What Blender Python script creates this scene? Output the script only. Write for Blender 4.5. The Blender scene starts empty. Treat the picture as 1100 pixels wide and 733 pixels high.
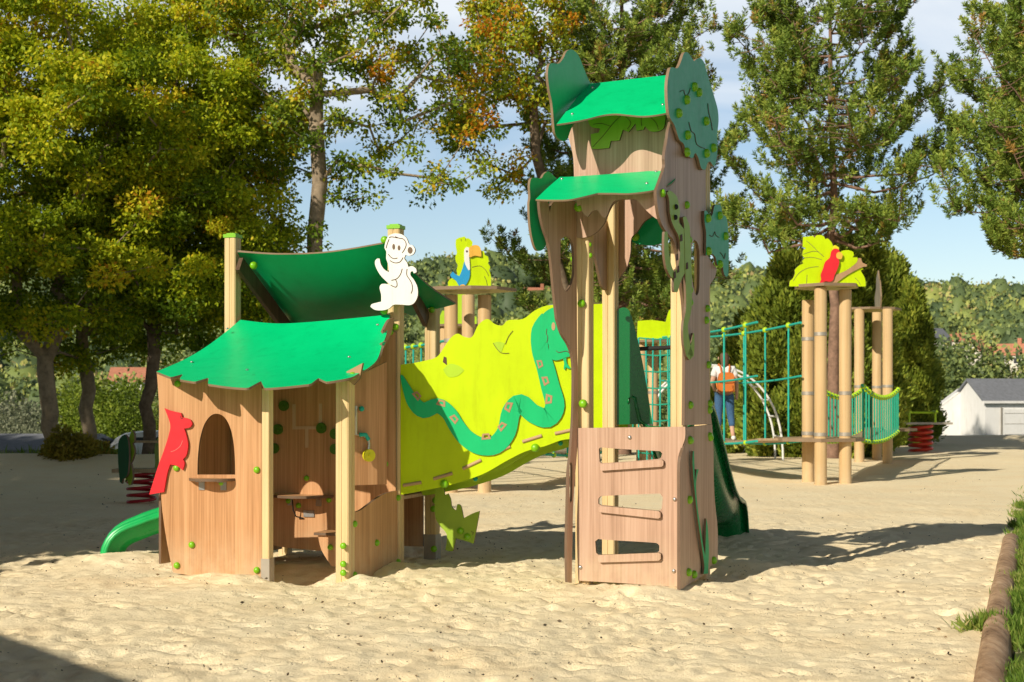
import bpy, bmesh, math, random
import numpy as np
from mathutils import Vector, Matrix, Quaternion
from mathutils.geometry import tessellate_polygon

random.seed(7)
RNG = np.random.default_rng(11)
scene = bpy.context.scene
COL = scene.collection
F, CX, HY, CH = 1528.0, 550.0, 430.0, 1.43      # focal length (px of a 1100 wide frame), centre, horizon, eye height
SUN_EL, SUN_DIR = math.radians(30), Vector((-0.635, -0.77))
SUN_DIR.normalize()

# ------------------------------------------------------------------ basics
def W(px, py, Y):
    return Vector(((px - CX) / F * Y, Y, CH - (py - HY) / F * Y))

def Zm(x0, y0, s):
    return lambda pts: [(x0 + p[0] / s, y0 + p[1] / s) for p in pts]

def link(o, parent=None):
    COL.objects.link(o)
    if parent is not None:
        o.parent = parent
        if parent.type == 'EMPTY':
            o.matrix_parent_inverse = parent.matrix_basis.inverted()
    return o

def tag(o, label=None, cat=None, group=None, kind=None):
    if label: o['label'] = label
    if cat: o['category'] = cat
    if group: o['group'] = group
    if kind: o['kind'] = kind
    return o

def thing(name, label, cat, loc, group=None):
    o = bpy.data.objects.new(name, None)
    o.empty_display_size = 0.2
    o.location = loc
    COL.objects.link(o)
    return tag(o, label, cat, group)

def copy_tree(o, parent=None):
    c = o.copy()
    COL.objects.link(c)
    if parent is not None:
        c.parent = parent
    for ch in list(o.children):
        copy_tree(ch, c)
    return c

class MB:
    """collects shapes into one mesh"""
    def __init__(s):
        s.v, s.f, s.m, s.sm = [], [], [], []
    def add(s, vs, fs, mi=0, smooth=False):
        b = len(s.v)
        s.v.extend([tuple(v) for v in vs])
        for f in fs:
            s.f.append(tuple(b + i for i in f)); s.m.append(mi); s.sm.append(smooth)
    def box(s, c, sx, sy, sz, ax=(1, 0, 0), ay=None, az=(0, 0, 1), mi=0):
        c = Vector(c); ax = Vector(ax).normalized(); az = Vector(az).normalized()
        ay = Vector(ay).normalized() if ay is not None else az.cross(ax)
        vs = []
        for k in (-1, 1):
            for j in (-1, 1):
                for i in (-1, 1):
                    vs.append(c + ax * i * sx / 2 + ay * j * sy / 2 + az * k * sz / 2)
        s.add(vs, [(0, 2, 3, 1), (4, 5, 7, 6), (0, 1, 5, 4), (2, 6, 7, 3), (0, 4, 6, 2), (1, 3, 7, 5)], mi)
    def tube(s, path, rad, n=8, mi=0, cap=True, smooth=True):
        path = [Vector(p) for p in path]
        if not hasattr(rad, '__len__'): rad = [rad] * len(path)
        vs, fs = [], []
        up = None
        for i, p in enumerate(path):
            d = (path[min(i + 1, len(path) - 1)] - path[max(i - 1, 0)]).normalized()
            if up is None:
                up = d.orthogonal().normalized()
            up = (up - d * up.dot(d))
            up = up.normalized() if up.length > 1e-6 else d.orthogonal().normalized()
            w = d.cross(up)
            for k in range(n):
                a = 2 * math.pi * k / n
                vs.append(p + (up * math.cos(a) + w * math.sin(a)) * rad[i])
        for i in range(len(path) - 1):
            for k in range(n):
                a, b = i * n + k, i * n + (k + 1) % n
                fs.append((a, b, b + n, a + n))
        s.add(vs, fs, mi, smooth)
        if cap:
            s.add(vs[:n], [tuple(range(n))[::-1]], mi)
            s.add(vs[-n:], [tuple(range(n))], mi)
    def ball(s, c, r, seg=10, rings=6, mi=0, sc=(1, 1, 1)):
        c = Vector(c); vs, fs = [], []
        for i in range(rings + 1):
            t = math.pi * i / rings
            for k in range(seg):
                a = 2 * math.pi * k / seg
                vs.append(c + Vector((math.sin(t) * math.cos(a) * r * sc[0], math.sin(t) * math.sin(a) * r * sc[1], math.cos(t) * r * sc[2])))
        for i in range(rings):
            for k in range(seg):
                a, b = i * seg + k, i * seg + (k + 1) % seg
                fs.append((a, a + seg, b + seg, b))
        s.add(vs, fs, mi, True)
    def build(s, name, mats, parent=None):
        me = bpy.data.meshes.new(name)
        me.from_pydata(s.v, [], s.f)
        if not isinstance(mats, (list, tuple)): mats = [mats]
        for m in mats: me.materials.append(m)
        me.polygons.foreach_set('material_index', s.m)
        me.polygons.foreach_set('use_smooth', s.sm)
        me.update()
        return link(bpy.data.objects.new(name, me), parent)

# ------------------------------------------------------------------ materials
def newmat(name):
    m = bpy.data.materials.new(name); m.use_nodes = True
    nt = m.node_tree
    return m, nt, nt.nodes['Principled BSDF'], nt.nodes['Material Output']

def N(nt, kind, **kw):
    n = nt.nodes.new(kind)
    for k, v in kw.items():
        if k.startswith('_'): setattr(n, k[1:], v)
        else: n.inputs[k.replace('__', ' ')].default_value = v
    return n

def ramp(nt, fac, stops):
    r = nt.nodes.new('ShaderNodeValToRGB')
    els = r.color_ramp.elements
    while len(els) < len(stops): els.new(0.5)
    for e, (p, c) in zip(els, stops):
        e.position = p; e.color = (*c, 1)
    nt.links.new(fac, r.inputs['Fac'])
    return r.outputs['Color']

def coords(nt, scale):
    tc = nt.nodes.new('ShaderNodeTexCoord'); mp = nt.nodes.new('ShaderNodeMapping')
    mp.inputs['Scale'].default_value = scale
    nt.links.new(tc.outputs['Object'], mp.inputs['Vector'])
    return mp.outputs['Vector']

def paint(name, c, rough=0.4, var=0.10, bump=0.0, scale=3.0, spec=0.35, metal=0.0):
    m, nt, b, _ = newmat(name)
    v = coords(nt, (scale,) * 3)
    n = N(nt, 'ShaderNodeTexNoise', Scale=1.0, Detail=8.0, Roughness=0.65)
    nt.links.new(v, n.inputs['Vector'])
    lo = tuple(x * (1 - var) for x in c); hi = tuple(min(1, x * (1 + var) + var * 0.01) for x in c)
    vd = coords(nt, (9.0, 9.0, 1.3)); nd = N(nt, 'ShaderNodeTexNoise', Scale=1.0, Detail=7.0, Roughness=0.7); nt.links.new(vd, nd.inputs['Vector'])
    dirt = N(nt, 'ShaderNodeMix', _data_type='RGBA', _blend_type='MULTIPLY'); dirt.inputs['Factor'].default_value = 1.0
    nt.links.new(ramp(nt, n.outputs['Fac'], [(0.3, lo), (0.7, hi)]), dirt.inputs['A'])
    nt.links.new(ramp(nt, nd.outputs['Fac'], [(0.30, (0.86, 0.85, 0.82)), (0.46, (0.975, 0.975, 0.97)), (0.6, (1, 1, 1))]), dirt.inputs['B'])
    nt.links.new(dirt.outputs['Result'], b.inputs['Base Color'])
    n2 = N(nt, 'ShaderNodeTexNoise', Scale=6.0, Detail=6.0, Roughness=0.7)
    nt.links.new(v, n2.inputs['Vector'])
    mr = N(nt, 'ShaderNodeMapRange'); mr.inputs['To Min'].default_value = max(0.05, rough - 0.1); mr.inputs['To Max'].default_value = rough + 0.15
    nt.links.new(n2.outputs['Fac'], mr.inputs['Value']); nt.links.new(mr.outputs['Result'], b.inputs['Roughness'])
    b.inputs['Specular IOR Level'].default_value = spec
    b.inputs['Metallic'].default_value = metal
    if bump:
        bp = N(nt, 'ShaderNodeBump', Strength=bump, Distance=0.01)
        nt.links.new(n2.outputs['Fac'], bp.inputs['Height']); nt.links.new(bp.outputs['Normal'], b.inputs['Normal'])
    return m

def woodgrain(name, a, b_, c_, hs=70.0, vs=1.2, rough=0.45, spec=0.25, bump=0.05):
    """vertical grain: fine streaks along z, colour between three tones"""
    m, nt, b, _ = newmat(name)
    v1 = coords(nt, (hs, hs, vs)); v2 = coords(nt, (hs * 0.16, hs * 0.16, vs * 0.35)); v3 = coords(nt, (2.0, 2.0, 1.2))
    n1 = N(nt, 'ShaderNodeTexNoise', Scale=1.0, Detail=5.0, Roughness=0.6); nt.links.new(v1, n1.inputs['Vector'])
    n2 = N(nt, 'ShaderNodeTexNoise', Scale=1.0, Detail=3.0, Roughness=0.5, Distortion=0.4); nt.links.new(v2, n2.inputs['Vector'])
    n3 = N(nt, 'ShaderNodeTexNoise', Scale=1.0, Detail=4.0); nt.links.new(v3, n3.inputs['Vector'])
    mx = N(nt, 'ShaderNodeMath', _operation='MULTIPLY_ADD'); mx.inputs[1].default_value = 0.55
    nt.links.new(n1.outputs['Fac'], mx.inputs[0])
    m2 = N(nt, 'ShaderNodeMath', _operation='MULTIPLY'); m2.inputs[1].default_value = 0.45
    nt.links.new(n2.outputs['Fac'], m2.inputs[0]); nt.links.new(m2.outputs[0], mx.inputs[2])
    col = ramp(nt, mx.outputs[0], [(0.36, a), (0.5, b_), (0.64, c_)])
    mix = N(nt, 'ShaderNodeMix', _data_type='RGBA', _blend_type='MULTIPLY'); mix.inputs['Factor'].default_value = 0.5
    nt.links.new(col, mix.inputs['A'])
    nt.links.new(ramp(nt, n3.outputs['Fac'], [(0.3, (0.78, 0.76, 0.74)), (0.7, (1, 1, 1))]), mix.inputs['B'])
    tco = nt.nodes.new('ShaderNodeTexCoord'); sp_ = nt.nodes.new('ShaderNodeSeparateXYZ'); nt.links.new(tco.outputs['Object'], sp_.inputs[0])
    du = N(nt, 'ShaderNodeMapRange'); du.inputs['From Min'].default_value = 0.02; du.inputs['From Max'].default_value = 0.42; du.inputs['To Min'].default_value = 0.75; du.inputs['To Max'].default_value = 0.0
    nt.links.new(sp_.outputs['Z'], du.inputs['Value'])
    v4 = coords(nt, (7.0, 7.0, 4.0)); n4 = N(nt, 'ShaderNodeTexNoise', Scale=1.0, Detail=8.0, Roughness=0.7); nt.links.new(v4, n4.inputs['Vector'])
    dm = N(nt, 'ShaderNodeMath', _operation='MULTIPLY', _use_clamp=True); nt.links.new(du.outputs['Result'], dm.inputs[0]); nt.links.new(ramp(nt, n4.outputs['Fac'], [(0.35, (0.1, 0.1, 0.1)), (0.65, (0.9, 0.9, 0.9))]), dm.inputs[1])
    mxd = N(nt, 'ShaderNodeMix', _data_type='RGBA'); nt.links.new(dm.outputs[0], mxd.inputs['Factor']); nt.links.new(mix.outputs['Result'], mxd.inputs['A']); mxd.inputs['B'].default_value = (0.62, 0.48, 0.31, 1)
    nt.links.new(mxd.outputs['Result'], b.inputs['Base Color'])
    b.inputs['Roughness'].default_value = rough
    b.inputs['Specular IOR Level'].default_value = spec
    bp = N(nt, 'ShaderNodeBump', Strength=bump, Distance=0.005)
    nt.links.new(n1.outputs['Fac'], bp.inputs['Height']); nt.links.new(bp.outputs['Normal'], b.inputs['Normal'])
    return m

def leafmat(name, stops, trans=0.35, rough=0.55):
    m, nt, b, out = newmat(name)
    at = nt.nodes.new('ShaderNodeAttribute'); at.attribute_name = 'tone'
    col = ramp(nt, at.outputs['Fac'], stops)
    nt.links.new(col, b.inputs['Base Color'])
    b.inputs['Roughness'].default_value = rough
    b.inputs['Specular IOR Level'].default_value = 0.25
    tr = nt.nodes.new('ShaderNodeBsdfTranslucent'); nt.links.new(col, tr.inputs['Color'])
    mx = nt.nodes.new('ShaderNodeMixShader'); mx.inputs[0].default_value = trans
    nt.links.new(b.outputs[0], mx.inputs[1]); nt.links.new(tr.outputs[0], mx.inputs[2]); nt.links.new(mx.outputs[0], out.inputs['Surface'])
    return m

M = {}
M['hut_wood'] = woodgrain('hut wood laminate', (0.40, 0.20, 0.085), (0.56, 0.30, 0.14), (0.66, 0.38, 0.195))
M['tower_wood'] = woodgrain('tower wood laminate', (0.37, 0.225, 0.15), (0.50, 0.32, 0.225), (0.58, 0.395, 0.29))
M['core'] = paint('laminate core edge', (0.16, 0.10, 0.06), 0.6, 0.15)
M['core_pale'] = paint('laminate pale edge', (0.24, 0.165, 0.10), 0.6, 0.15)
M['post'] = woodgrain('laminated post wood', (0.60, 0.42, 0.19), (0.71, 0.53, 0.27), (0.76, 0.60, 0.34), hs=45, vs=0.8, rough=0.6, spec=0.2)
M['pole'] = woodgrain('round pole wood', (0.50, 0.33, 0.155), (0.58, 0.40, 0.20), (0.63, 0.46, 0.25), hs=30, vs=0.6, rough=0.6, spec=0.2)
M['rafter'] = woodgrain('dark rafter', (0.07, 0.04, 0.02), (0.11, 0.065, 0.035), (0.15, 0.09, 0.05))
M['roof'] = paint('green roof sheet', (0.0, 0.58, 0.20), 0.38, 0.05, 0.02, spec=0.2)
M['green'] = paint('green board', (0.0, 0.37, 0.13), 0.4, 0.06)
M['teal'] = paint('green crown board', (0.01, 0.36, 0.16), 0.4, 0.06)
M['snake'] = paint('snake green', (0.0, 0.48, 0.16), 0.4, 0.05)
M['lime'] = paint('lime yellow board', (0.52, 0.70, 0.0), 0.45, 0.07, spec=0.2)
M['leafgreen'] = paint('leaf green board', (0.30, 0.45, 0.03), 0.45, 0.06)
M['limegreen'] = paint('lime green board', (0.40, 0.62, 0.02), 0.45, 0.06)
M['cap'] = paint('green bolt cap', (0.20, 0.50, 0.005), 0.35, 0.05, spec=0.5)
M['capdark'] = paint('dark green wheel', (0.06, 0.16, 0.01), 0.4, 0.08)
M['yellow'] = paint('yellow toy disc', (0.75, 0.72, 0.02), 0.4, 0.05)
M['red'] = paint('red board', (0.70, 0.02, 0.03), 0.4, 0.05)
M['white'] = paint('white board', (0.80, 0.78, 0.74), 0.45, 0.03)
M['line'] = paint('engraved line', (0.10, 0.05, 0.03), 0.7, 0.1)
M['brown'] = paint('brown board', (0.42, 0.25, 0.13), 0.5, 0.08)
M['tan'] = paint('tan slot', (0.48, 0.32, 0.17), 0.5, 0.08)
M['dark'] = paint('dark stained board', (0.018, 0.014, 0.010), 0.7, 0.2)
M['orange'] = paint('orange beak', (0.75, 0.42, 0.06), 0.45, 0.05)
M['blue'] = paint('blue board', (0.02, 0.30, 0.60), 0.45, 0.05)
M['groove'] = woodgrain('lit tone groove', (0.55, 0.36, 0.22), (0.62, 0.42, 0.27), (0.68, 0.48, 0.32))  # puzzle grooves carry the tone of sunlit wood in their colour
M['steel'] = paint('steel', (0.55, 0.55, 0.54), 0.3, 0.1, metal=0.9)
M['galv'] = paint('galvanised bracket', (0.42, 0.38, 0.32), 0.5, 0.15, metal=0.5)
M['slide'] = paint('green moulded plastic', (0.01, 0.42, 0.10), 0.28, 0.06, spec=0.5)
M['slidedark'] = paint('dark green moulded plastic', (0.0, 0.15, 0.035), 0.25, 0.06, spec=0.5)
M['rope'] = paint('turquoise rope', (0.02, 0.42, 0.33), 0.7, 0.12, 0.3, 40)
M['netrope'] = paint('green net rope', (0.02, 0.36, 0.22), 0.7, 0.12, 0.3, 40)
M['knot'] = paint('lime rope clamp', (0.42, 0.65, 0.02), 0.4, 0.05)
M['plank'] = woodgrain('bridge planks', (0.33, 0.23, 0.13), (0.42, 0.30, 0.18), (0.48, 0.36, 0.23))
M['deckboard'] = paint('pole tower deck', (0.45, 0.40, 0.16), 0.6, 0.1)
M['whitemetal'] = paint('white painted tube', (0.75, 0.75, 0.73), 0.35, 0.04)
M['redspring'] = paint('red spring', (0.62, 0.05, 0.02), 0.35, 0.06)
M['darkred'] = paint('dark red spring', (0.35, 0.012, 0.02), 0.35, 0.06)
M['darkgreen'] = paint('dark green board', (0.004, 0.10, 0.035), 0.45, 0.08)
M['shedwhite'] = paint('shed white panel', (0.78, 0.77, 0.75), 0.5, 0.04)
M['slate'] = paint('slate roof', (0.19, 0.20, 0.225), 0.6, 0.2, 0.3, 8)
M['tile'] = paint('clay roof tile', (0.48, 0.20, 0.12), 0.8, 0.2, 0.3, 3)
M['render'] = paint('house render', (0.74, 0.68, 0.58), 0.85, 0.08)
M['pane'] = paint('dark pane', (0.03, 0.035, 0.045), 0.15, 0.1)
M['carwhite'] = paint('car paint', (0.70, 0.72, 0.75), 0.25, 0.03, spec=0.6)
M['tyre'] = paint('tyre', (0.02, 0.02, 0.02), 0.8, 0.1)
M['bluegrey'] = paint('blue grey fence', (0.10, 0.15, 0.22), 0.6, 0.1)
M['skin'] = paint('skin', (0.60, 0.36, 0.25), 0.5, 0.05)
M['hair'] = paint('hair', (0.13, 0.07, 0.035), 0.55, 0.25, 0.3, 30)
M['shirt'] = paint('white shirt', (0.78, 0.76, 0.74), 0.8, 0.05, 0.2, 15)
M['jeans'] = paint('denim', (0.05, 0.12, 0.24), 0.85, 0.2, 0.2, 30)
M['bag'] = paint('orange leather', (0.60, 0.17, 0.03), 0.45, 0.1)
M['bark'] = paint('bark', (0.16, 0.115, 0.075), 0.9, 0.45, 0.9, 7)
M['barkpale'] = paint('pale bark', (0.30, 0.23, 0.155), 0.9, 0.4, 0.7, 6)
M['barkpine'] = paint('pine bark', (0.24, 0.145, 0.10), 0.9, 0.4, 0.9, 7)
M['log_old'] = paint('weathered log', (0.50, 0.33, 0.20), 0.85, 0.35, 0.8, 14)
M['leaf_left'] = leafmat('sunlit yellow green leaves', [(0, (0.12, 0.20, 0.010)), (0.40, (0.38, 0.47, 0.015)), (0.72, (0.70, 0.66, 0.025)), (0.96, (0.78, 0.55, 0.03)), (1, (0.60, 0.28, 0.02))], 0.42)
M['leaf_autumn'] = leafmat('turning leaves', [(0, (0.10, 0.18, 0.015)), (0.45, (0.31, 0.41, 0.03)), (0.70, (0.60, 0.57, 0.03)), (0.86, (0.68, 0.46, 0.02)), (1, (0.62, 0.24, 0.015))], 0.42)
M['needle'] = leafmat('pine needles', [(0, (0.06, 0.12, 0.02)), (0.5, (0.20, 0.30, 0.045)), (0.93, (0.42, 0.48, 0.08)), (1, (0.45, 0.28, 0.07))], 0.25)
M['thuja'] = leafmat('conifer sprays', [(0, (0.06, 0.10, 0.015)), (0.45, (0.24, 0.31, 0.035)), (1, (0.52, 0.52, 0.07))], 0.25)
M['farleaf'] = leafmat('haze lightened foliage', [(0, (0.08, 0.12, 0.055)), (0.3, (0.15, 0.205, 0.075)), (0.6, (0.26, 0.32, 0.09)), (0.82, (0.44, 0.46, 0.12)), (1, (0.46, 0.36, 0.16))], 0.15)  # tones lightened so the leaf colour itself carries distance haze
M['midleaf'] = leafmat('bright green foliage', [(0, (0.08, 0.13, 0.01)), (0.5, (0.18, 0.25, 0.02)), (1, (0.32, 0.36, 0.04))], 0.25)
M['oliveleaf'] = leafmat('silvery shrub foliage', [(0, (0.10, 0.12, 0.07)), (0.5, (0.20, 0.22, 0.13)), (1, (0.34, 0.34, 0.22))], 0.2)
M['yellowleaf'] = leafmat('yellow shrub foliage', [(0, (0.16, 0.15, 0.015)), (0.5, (0.30, 0.25, 0.03)), (1, (0.45, 0.30, 0.05))], 0.25)
M['grass'] = leafmat('grass blades', [(0, (0.05, 0.11, 0.012)), (0.5, (0.15, 0.25, 0.03)), (0.8, (0.33, 0.38, 0.08)), (1, (0.50, 0.42, 0.18))], 0.3)
M['litter'] = leafmat('leaf litter', [(0, (0.03, 0.025, 0.015)), (0.5, (0.12, 0.08, 0.04)), (1, (0.30, 0.18, 0.07))], 0.05)

def logmat():
    m, nt, b, _ = newmat('weathered timber')
    v = coords(nt, (26.0, 1.5, 26.0)); n1 = N(nt, 'ShaderNodeTexNoise', Scale=1.0, Detail=8.0, Roughness=0.7, Distortion=0.3); nt.links.new(v, n1.inputs['Vector'])
    v2 = coords(nt, (3.0, 2.0, 3.0)); n2 = N(nt, 'ShaderNodeTexNoise', Scale=1.0, Detail=7.0, Roughness=0.7); nt.links.new(v2, n2.inputs['Vector'])
    mx = N(nt, 'ShaderNodeMix', _data_type='RGBA', _blend_type='MULTIPLY'); mx.inputs['Factor'].default_value = 1.0
    nt.links.new(ramp(nt, n1.outputs['Fac'], [(0.3, (0.10, 0.055, 0.03)), (0.42, (0.38, 0.235, 0.13)), (0.55, (0.50, 0.33, 0.20)), (0.72, (0.60, 0.44, 0.29))]), mx.inputs['A'])
    nt.links.new(ramp(nt, n2.outputs['Fac'], [(0.3, (0.55, 0.52, 0.48)), (0.55, (1, 1, 1))]), mx.inputs['B'])
    nt.links.new(mx.outputs['Result'], b.inputs['Base Color']); b.inputs['Roughness'].default_value = 0.9
    bp = N(nt, 'ShaderNodeBump', Strength=0.9, Distance=0.012); nt.links.new(n1.outputs['Fac'], bp.inputs['Height']); nt.links.new(bp.outputs['Normal'], b.inputs['Normal'])
    return m
M['log'] = logmat()

# ------------------------------------------------------------------ planes and plates
class Plane:
    def __init__(s, O, e1, e2, n):
        s.O, s.e1, s.e2, s.n = Vector(O), Vector(e1), Vector(e2), Vector(n)
    def hit(s, px, py, off=0.0):
        d = Vector(((px - CX) / F, 1.0, (HY - py) / F)); C = Vector((0, 0, CH))
        O = s.O + s.n * off
        t = (O - C).dot(s.n) / d.dot(s.n)
        q = C + d * t - s.O
        return q.dot(s.e1), q.dot(s.e2)
    def pt(s, a, b, c=0.0):
        return s.O + s.e1 * a + s.e2 * b + s.n * c
    def at(s, px, py, off=0.0):
        a, b = s.hit(px, py, off)
        return s.pt(a, b, off)

def vplane(A, B):
    e1 = Vector((B[0] - A[0], B[1] - A[1], 0)).normalized()
    return Plane((A[0], A[1], 0), e1, (0, 0, 1), (e1.y, -e1.x, 0))

def tplane(p0, p1, p2):
    e1 = (p1 - p0).normalized(); n = e1.cross(p2 - p0).normalized()
    if n.dot(Vector((0, 0, CH)) - p0) < 0: n = -n
    return Plane(p0, e1, n.cross(e1), n)

def smooth_loop(pts, sub=4, corner=62, closed=True):
    n = len(pts); P = [Vector((p[0], p[1])) for p in pts]; out = []
    def tang(i):
        a, b, c = P[(i - 1) % n], P[i], P[(i + 1) % n]
        if not closed and (i == 0 or i == n - 1): return Vector((0, 0))
        d1, d2 = b - a, c - b
        if d1.length < 1e-9 or d2.length < 1e-9: return Vector((0, 0))
        if abs(d1.angle_signed(d2)) > math.radians(corner): return Vector((0, 0))
        return (c - a) * 0.5
    rng = n if closed else n - 1
    for i in range(rng):
        p0, p1 = P[i], P[(i + 1) % n]; t0, t1 = tang(i), tang((i + 1) % n)
        L = (p1 - p0).length
        for t in (t0, t1):
            if t.length > 1.4 * L and t.length > 0: t *= 1.4 * L / t.length
        for k in range(sub):
            t = k / sub; t2, t3 = t * t, t * t * t
            out.append(p0 * (2 * t3 - 3 * t2 + 1) + t0 * (t3 - 2 * t2 + t) + p1 * (-2 * t3 + 3 * t2) + t1 * (t3 - t2))
    if not closed: out.append(P[-1])
    return [(p.x, p.y) for p in out]

def plate_local(name, loops, pl, th, mats, parent, off=0.0):
    """extruded board from loops in plane coordinates: loops[0] outline, the rest holes"""
    def area(l): return sum(l[i][0] * l[(i + 1) % len(l)][1] - l[(i + 1) % len(l)][0] * l[i][1] for i in range(len(l)))
    L = []
    for i, l in enumerate(loops):
        if (area(l) < 0) == (i == 0): l = l[::-1]
        L.append(l)
    tris = tessellate_polygon([[Vector((p[0], p[1], 0)) for p in l] for l in L])
    flat = [p for l in L for p in l]; n = len(flat)
    vs = [pl.pt(p[0], p[1], off + th) for p in flat] + [pl.pt(p[0], p[1], off) for p in flat]
    fs, mi = [], []
    for t in tris:
        a, b, c = (Vector(flat[i]) for i in t)
        if (b - a).cross(c - a) < 0: t = t[::-1]
        if pl.e1.cross(pl.e2).dot(pl.n) < 0: t = t[::-1]
        fs.append(tuple(t)); mi.append(0)
        fs.append(tuple(i + n for i in t[::-1])); mi.append(0)
    base = 0
    flip = pl.e1.cross(pl.e2).dot(pl.n) < 0
    for l in L:
        k = len(l)
        for i in range(k):
            a, b = base + i, base + (i + 1) % k
            f = (a, a + n, b + n, b)
            fs.append(f[::-1] if flip else f); mi.append(1)
        base += k
    me = bpy.data.meshes.new(name)
    me.from_pydata([tuple(v) for v in vs], [], fs)
    if not isinstance(mats, (list, tuple)): mats = [mats, mats]
    for m in mats: me.materials.append(m)
    me.polygons.foreach_set('material_index', mi)
    me.update()
    return link(bpy.data.objects.new(name, me), parent)

def plate(name, pts, pl, th, mats, parent, off=0.0, holes=(), smooth=True, corner=62):
    loops = []
    for l in [pts] + list(holes):
        loc = [pl.hit(p[0], p[1], off + th) for p in l]
        loops.append(smooth_loop(loc, corner=corner) if smooth else loc)
    return plate_local(name, loops, pl, th, mats, parent, off)

def stroke_px(c, w, sub=5):
    """closed outline of a line with varying width (all in photo pixels)"""
    xs = smooth_loop(c, sub, 120, closed=False)
    if not hasattr(w, '__len__'): w = [w] * len(c)
    ws = np.interp(np.linspace(0, 1, len(xs)), np.linspace(0, 1, len(w)), w)
    Lp, Rp = [], []
    for i, p in enumerate(xs):
        a, b = xs[max(i - 1, 0)], xs[min(i + 1, len(xs) - 1)]
        d = Vector((b[0] - a[0], b[1] - a[1]))
        d = d.normalized() if d.length > 0 else Vector((1, 0))
        nx, ny = -d.y, d.x
        Lp.append((p[0] + nx * ws[i] / 2, p[1] + ny * ws[i] / 2)); Rp.append((p[0] - nx * ws[i] / 2, p[1] - ny * ws[i] / 2))
    return Lp + Rp[::-1]

def stroke_plate(name, c, wd, pl, th, mats, parent, off=0.0, sub=4):
    """board in the shape of a winding band: quad strip, so bends may touch"""
    o = stroke_px(c, wd, sub); m = len(o); n = m // 2
    loc = [pl.hit(p[0], p[1], off + th) for p in o]
    vs = [pl.pt(a, b, off + th) for a, b in loc] + [pl.pt(a, b, off) for a, b in loc]
    mb = MB()
    up = [(i, i + 1, m - 2 - i, m - 1 - i) for i in range(n - 1)]
    a, b, c_ = vs[up[0][0]], vs[up[0][1]], vs[up[0][2]]
    if (b - a).cross(c_ - a).dot(pl.n) < 0: up = [f[::-1] for f in up]
    mb.add(vs, up + [tuple(i + m for i in f[::-1]) for f in up], 0)
    mb.add(vs, [(i, i + m, (i + 1) % m + m, (i + 1) % m) for i in range(m)], 1)
    return mb.build(name, list(mats), parent)

def lines(name, strokes, pl, mat, parent, off, w=0.7, th=0.002):
    """engraved lines of one drawing, one object each"""
    for s in strokes:
        mb = MB()
        o = stroke_px(s, w, 4)
        loc = [pl.hit(p[0], p[1], off + th) for p in o]
        n = len(loc) // 2
        vs = [pl.pt(a, b, off + th) for a, b in loc] + [pl.pt(a, b, off) for a, b in loc]
        m = 2 * n
        fs = [(i, i + 1, m - 2 - i, m - 1 - i) for i in range(n - 1)] + [(i, (i + 1) % m, (i + 1) % m + m, i + m) for i in range(m)]
        mb.add(vs, fs)
        mb.build(name, mat, parent)

def ngon(c, rx, ry=None, n=16):
    ry = rx if ry is None else ry
    return [(c[0] + rx * math.cos(2 * math.pi * k / n), c[1] + ry * math.sin(2 * math.pi * k / n)) for k in range(n)]

_cap = {}
def cap_mesh(r, kind):
    key = (r, kind)
    if key not in _cap:
        mb = MB(); seg, rings = 12, 5
        vs, fs = [], []
        for i in range(rings + 1):
            t = 0.5 * math.pi * i / rings
            for k in range(seg):
                a = 2 * math.pi * k / seg
                vs.append((r * math.cos(t) * math.cos(a), r * math.cos(t) * math.sin(a), r * 0.25 + r * 0.75 * math.sin(t)))
        for k in range(seg):
            a = 2 * math.pi * k / seg
            vs.append((r * math.cos(a), r * math.sin(a), 0))
        b = (rings + 1) * seg
        for k in range(seg):
            fs.append((b + k, b + (k + 1) % seg, (k + 1) % seg, k))
        for i in range(rings):
            for k in range(seg):
                a, c = i * seg + k, i * seg + (k + 1) % seg
                fs.append((a, c, c + seg, a + seg))
        me = bpy.data.meshes.new('bolt_cap'); me.from_pydata(vs, [], fs)
        me.materials.append(M[kind]); me.polygons.foreach_set('use_smooth', [True] * len(fs)); me.update()
        _cap[key] = me
    return _cap[key]

def bolts(pl, pts, parent, off, r=0.027, kind='cap', name='bolt_cap'):
    for p in pts:
        o = bpy.data.objects.new(name, cap_mesh(r, kind))
        q = pl.n.to_track_quat('Z', 'Y')
        o.matrix_basis = Matrix.Translation(pl.at(p[0], p[1], off)) @ q.to_matrix().to_4x4()
        link(o, parent)

def square_post(name, c, z0, z1, s, ex, parent, mat=None, cap=False):
    """laminated post with a groove down each face, turned to axis ex"""
    ex = Vector((ex[0], ex[1], 0)).normalized(); ey = Vector((-ex.y, ex.x, 0)); h = s / 2; g = s * 0.05; d = s * 0.05; e = s * 0.08
    prof = []
    side = [(-h + e, -h), (-g, -h), (-g * .6, -h + d), (g * .6, -h + d), (g, -h), (h - e, -h)]
    for k in range(4):
        ca, sa = [(1, 0), (0, 1), (-1, 0), (0, -1)][k]
        for x, y in side: prof.append((x * ca - y * sa, x * sa + y * ca))
    mb = MB(); n = len(prof)
    lo = [Vector((c[0], c[1], z0)) + ex * x + ey * y for x, y in prof]
    hi = [v + Vector((0, 0, z1 - z0)) for v in lo]
    mb.add(lo + hi, [(i, (i + 1) % n, (i + 1) % n + n, i + n) for i in range(n)] + [tuple(range(n, 2 * n))])
    o = mb.build(name, mat or M['post'], parent)
    if cap:
        m2 = MB(); m2.box((c[0], c[1], z1 + 0.016), s + 0.012, s + 0.012, 0.03, ax=ex)
        m2.box((c[0], c[1], z1 + 0.036), s - 0.03, s - 0.03, 0.012, ax=ex)
        m2.build('post_cap', M['cap'], o)
    return o

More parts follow.
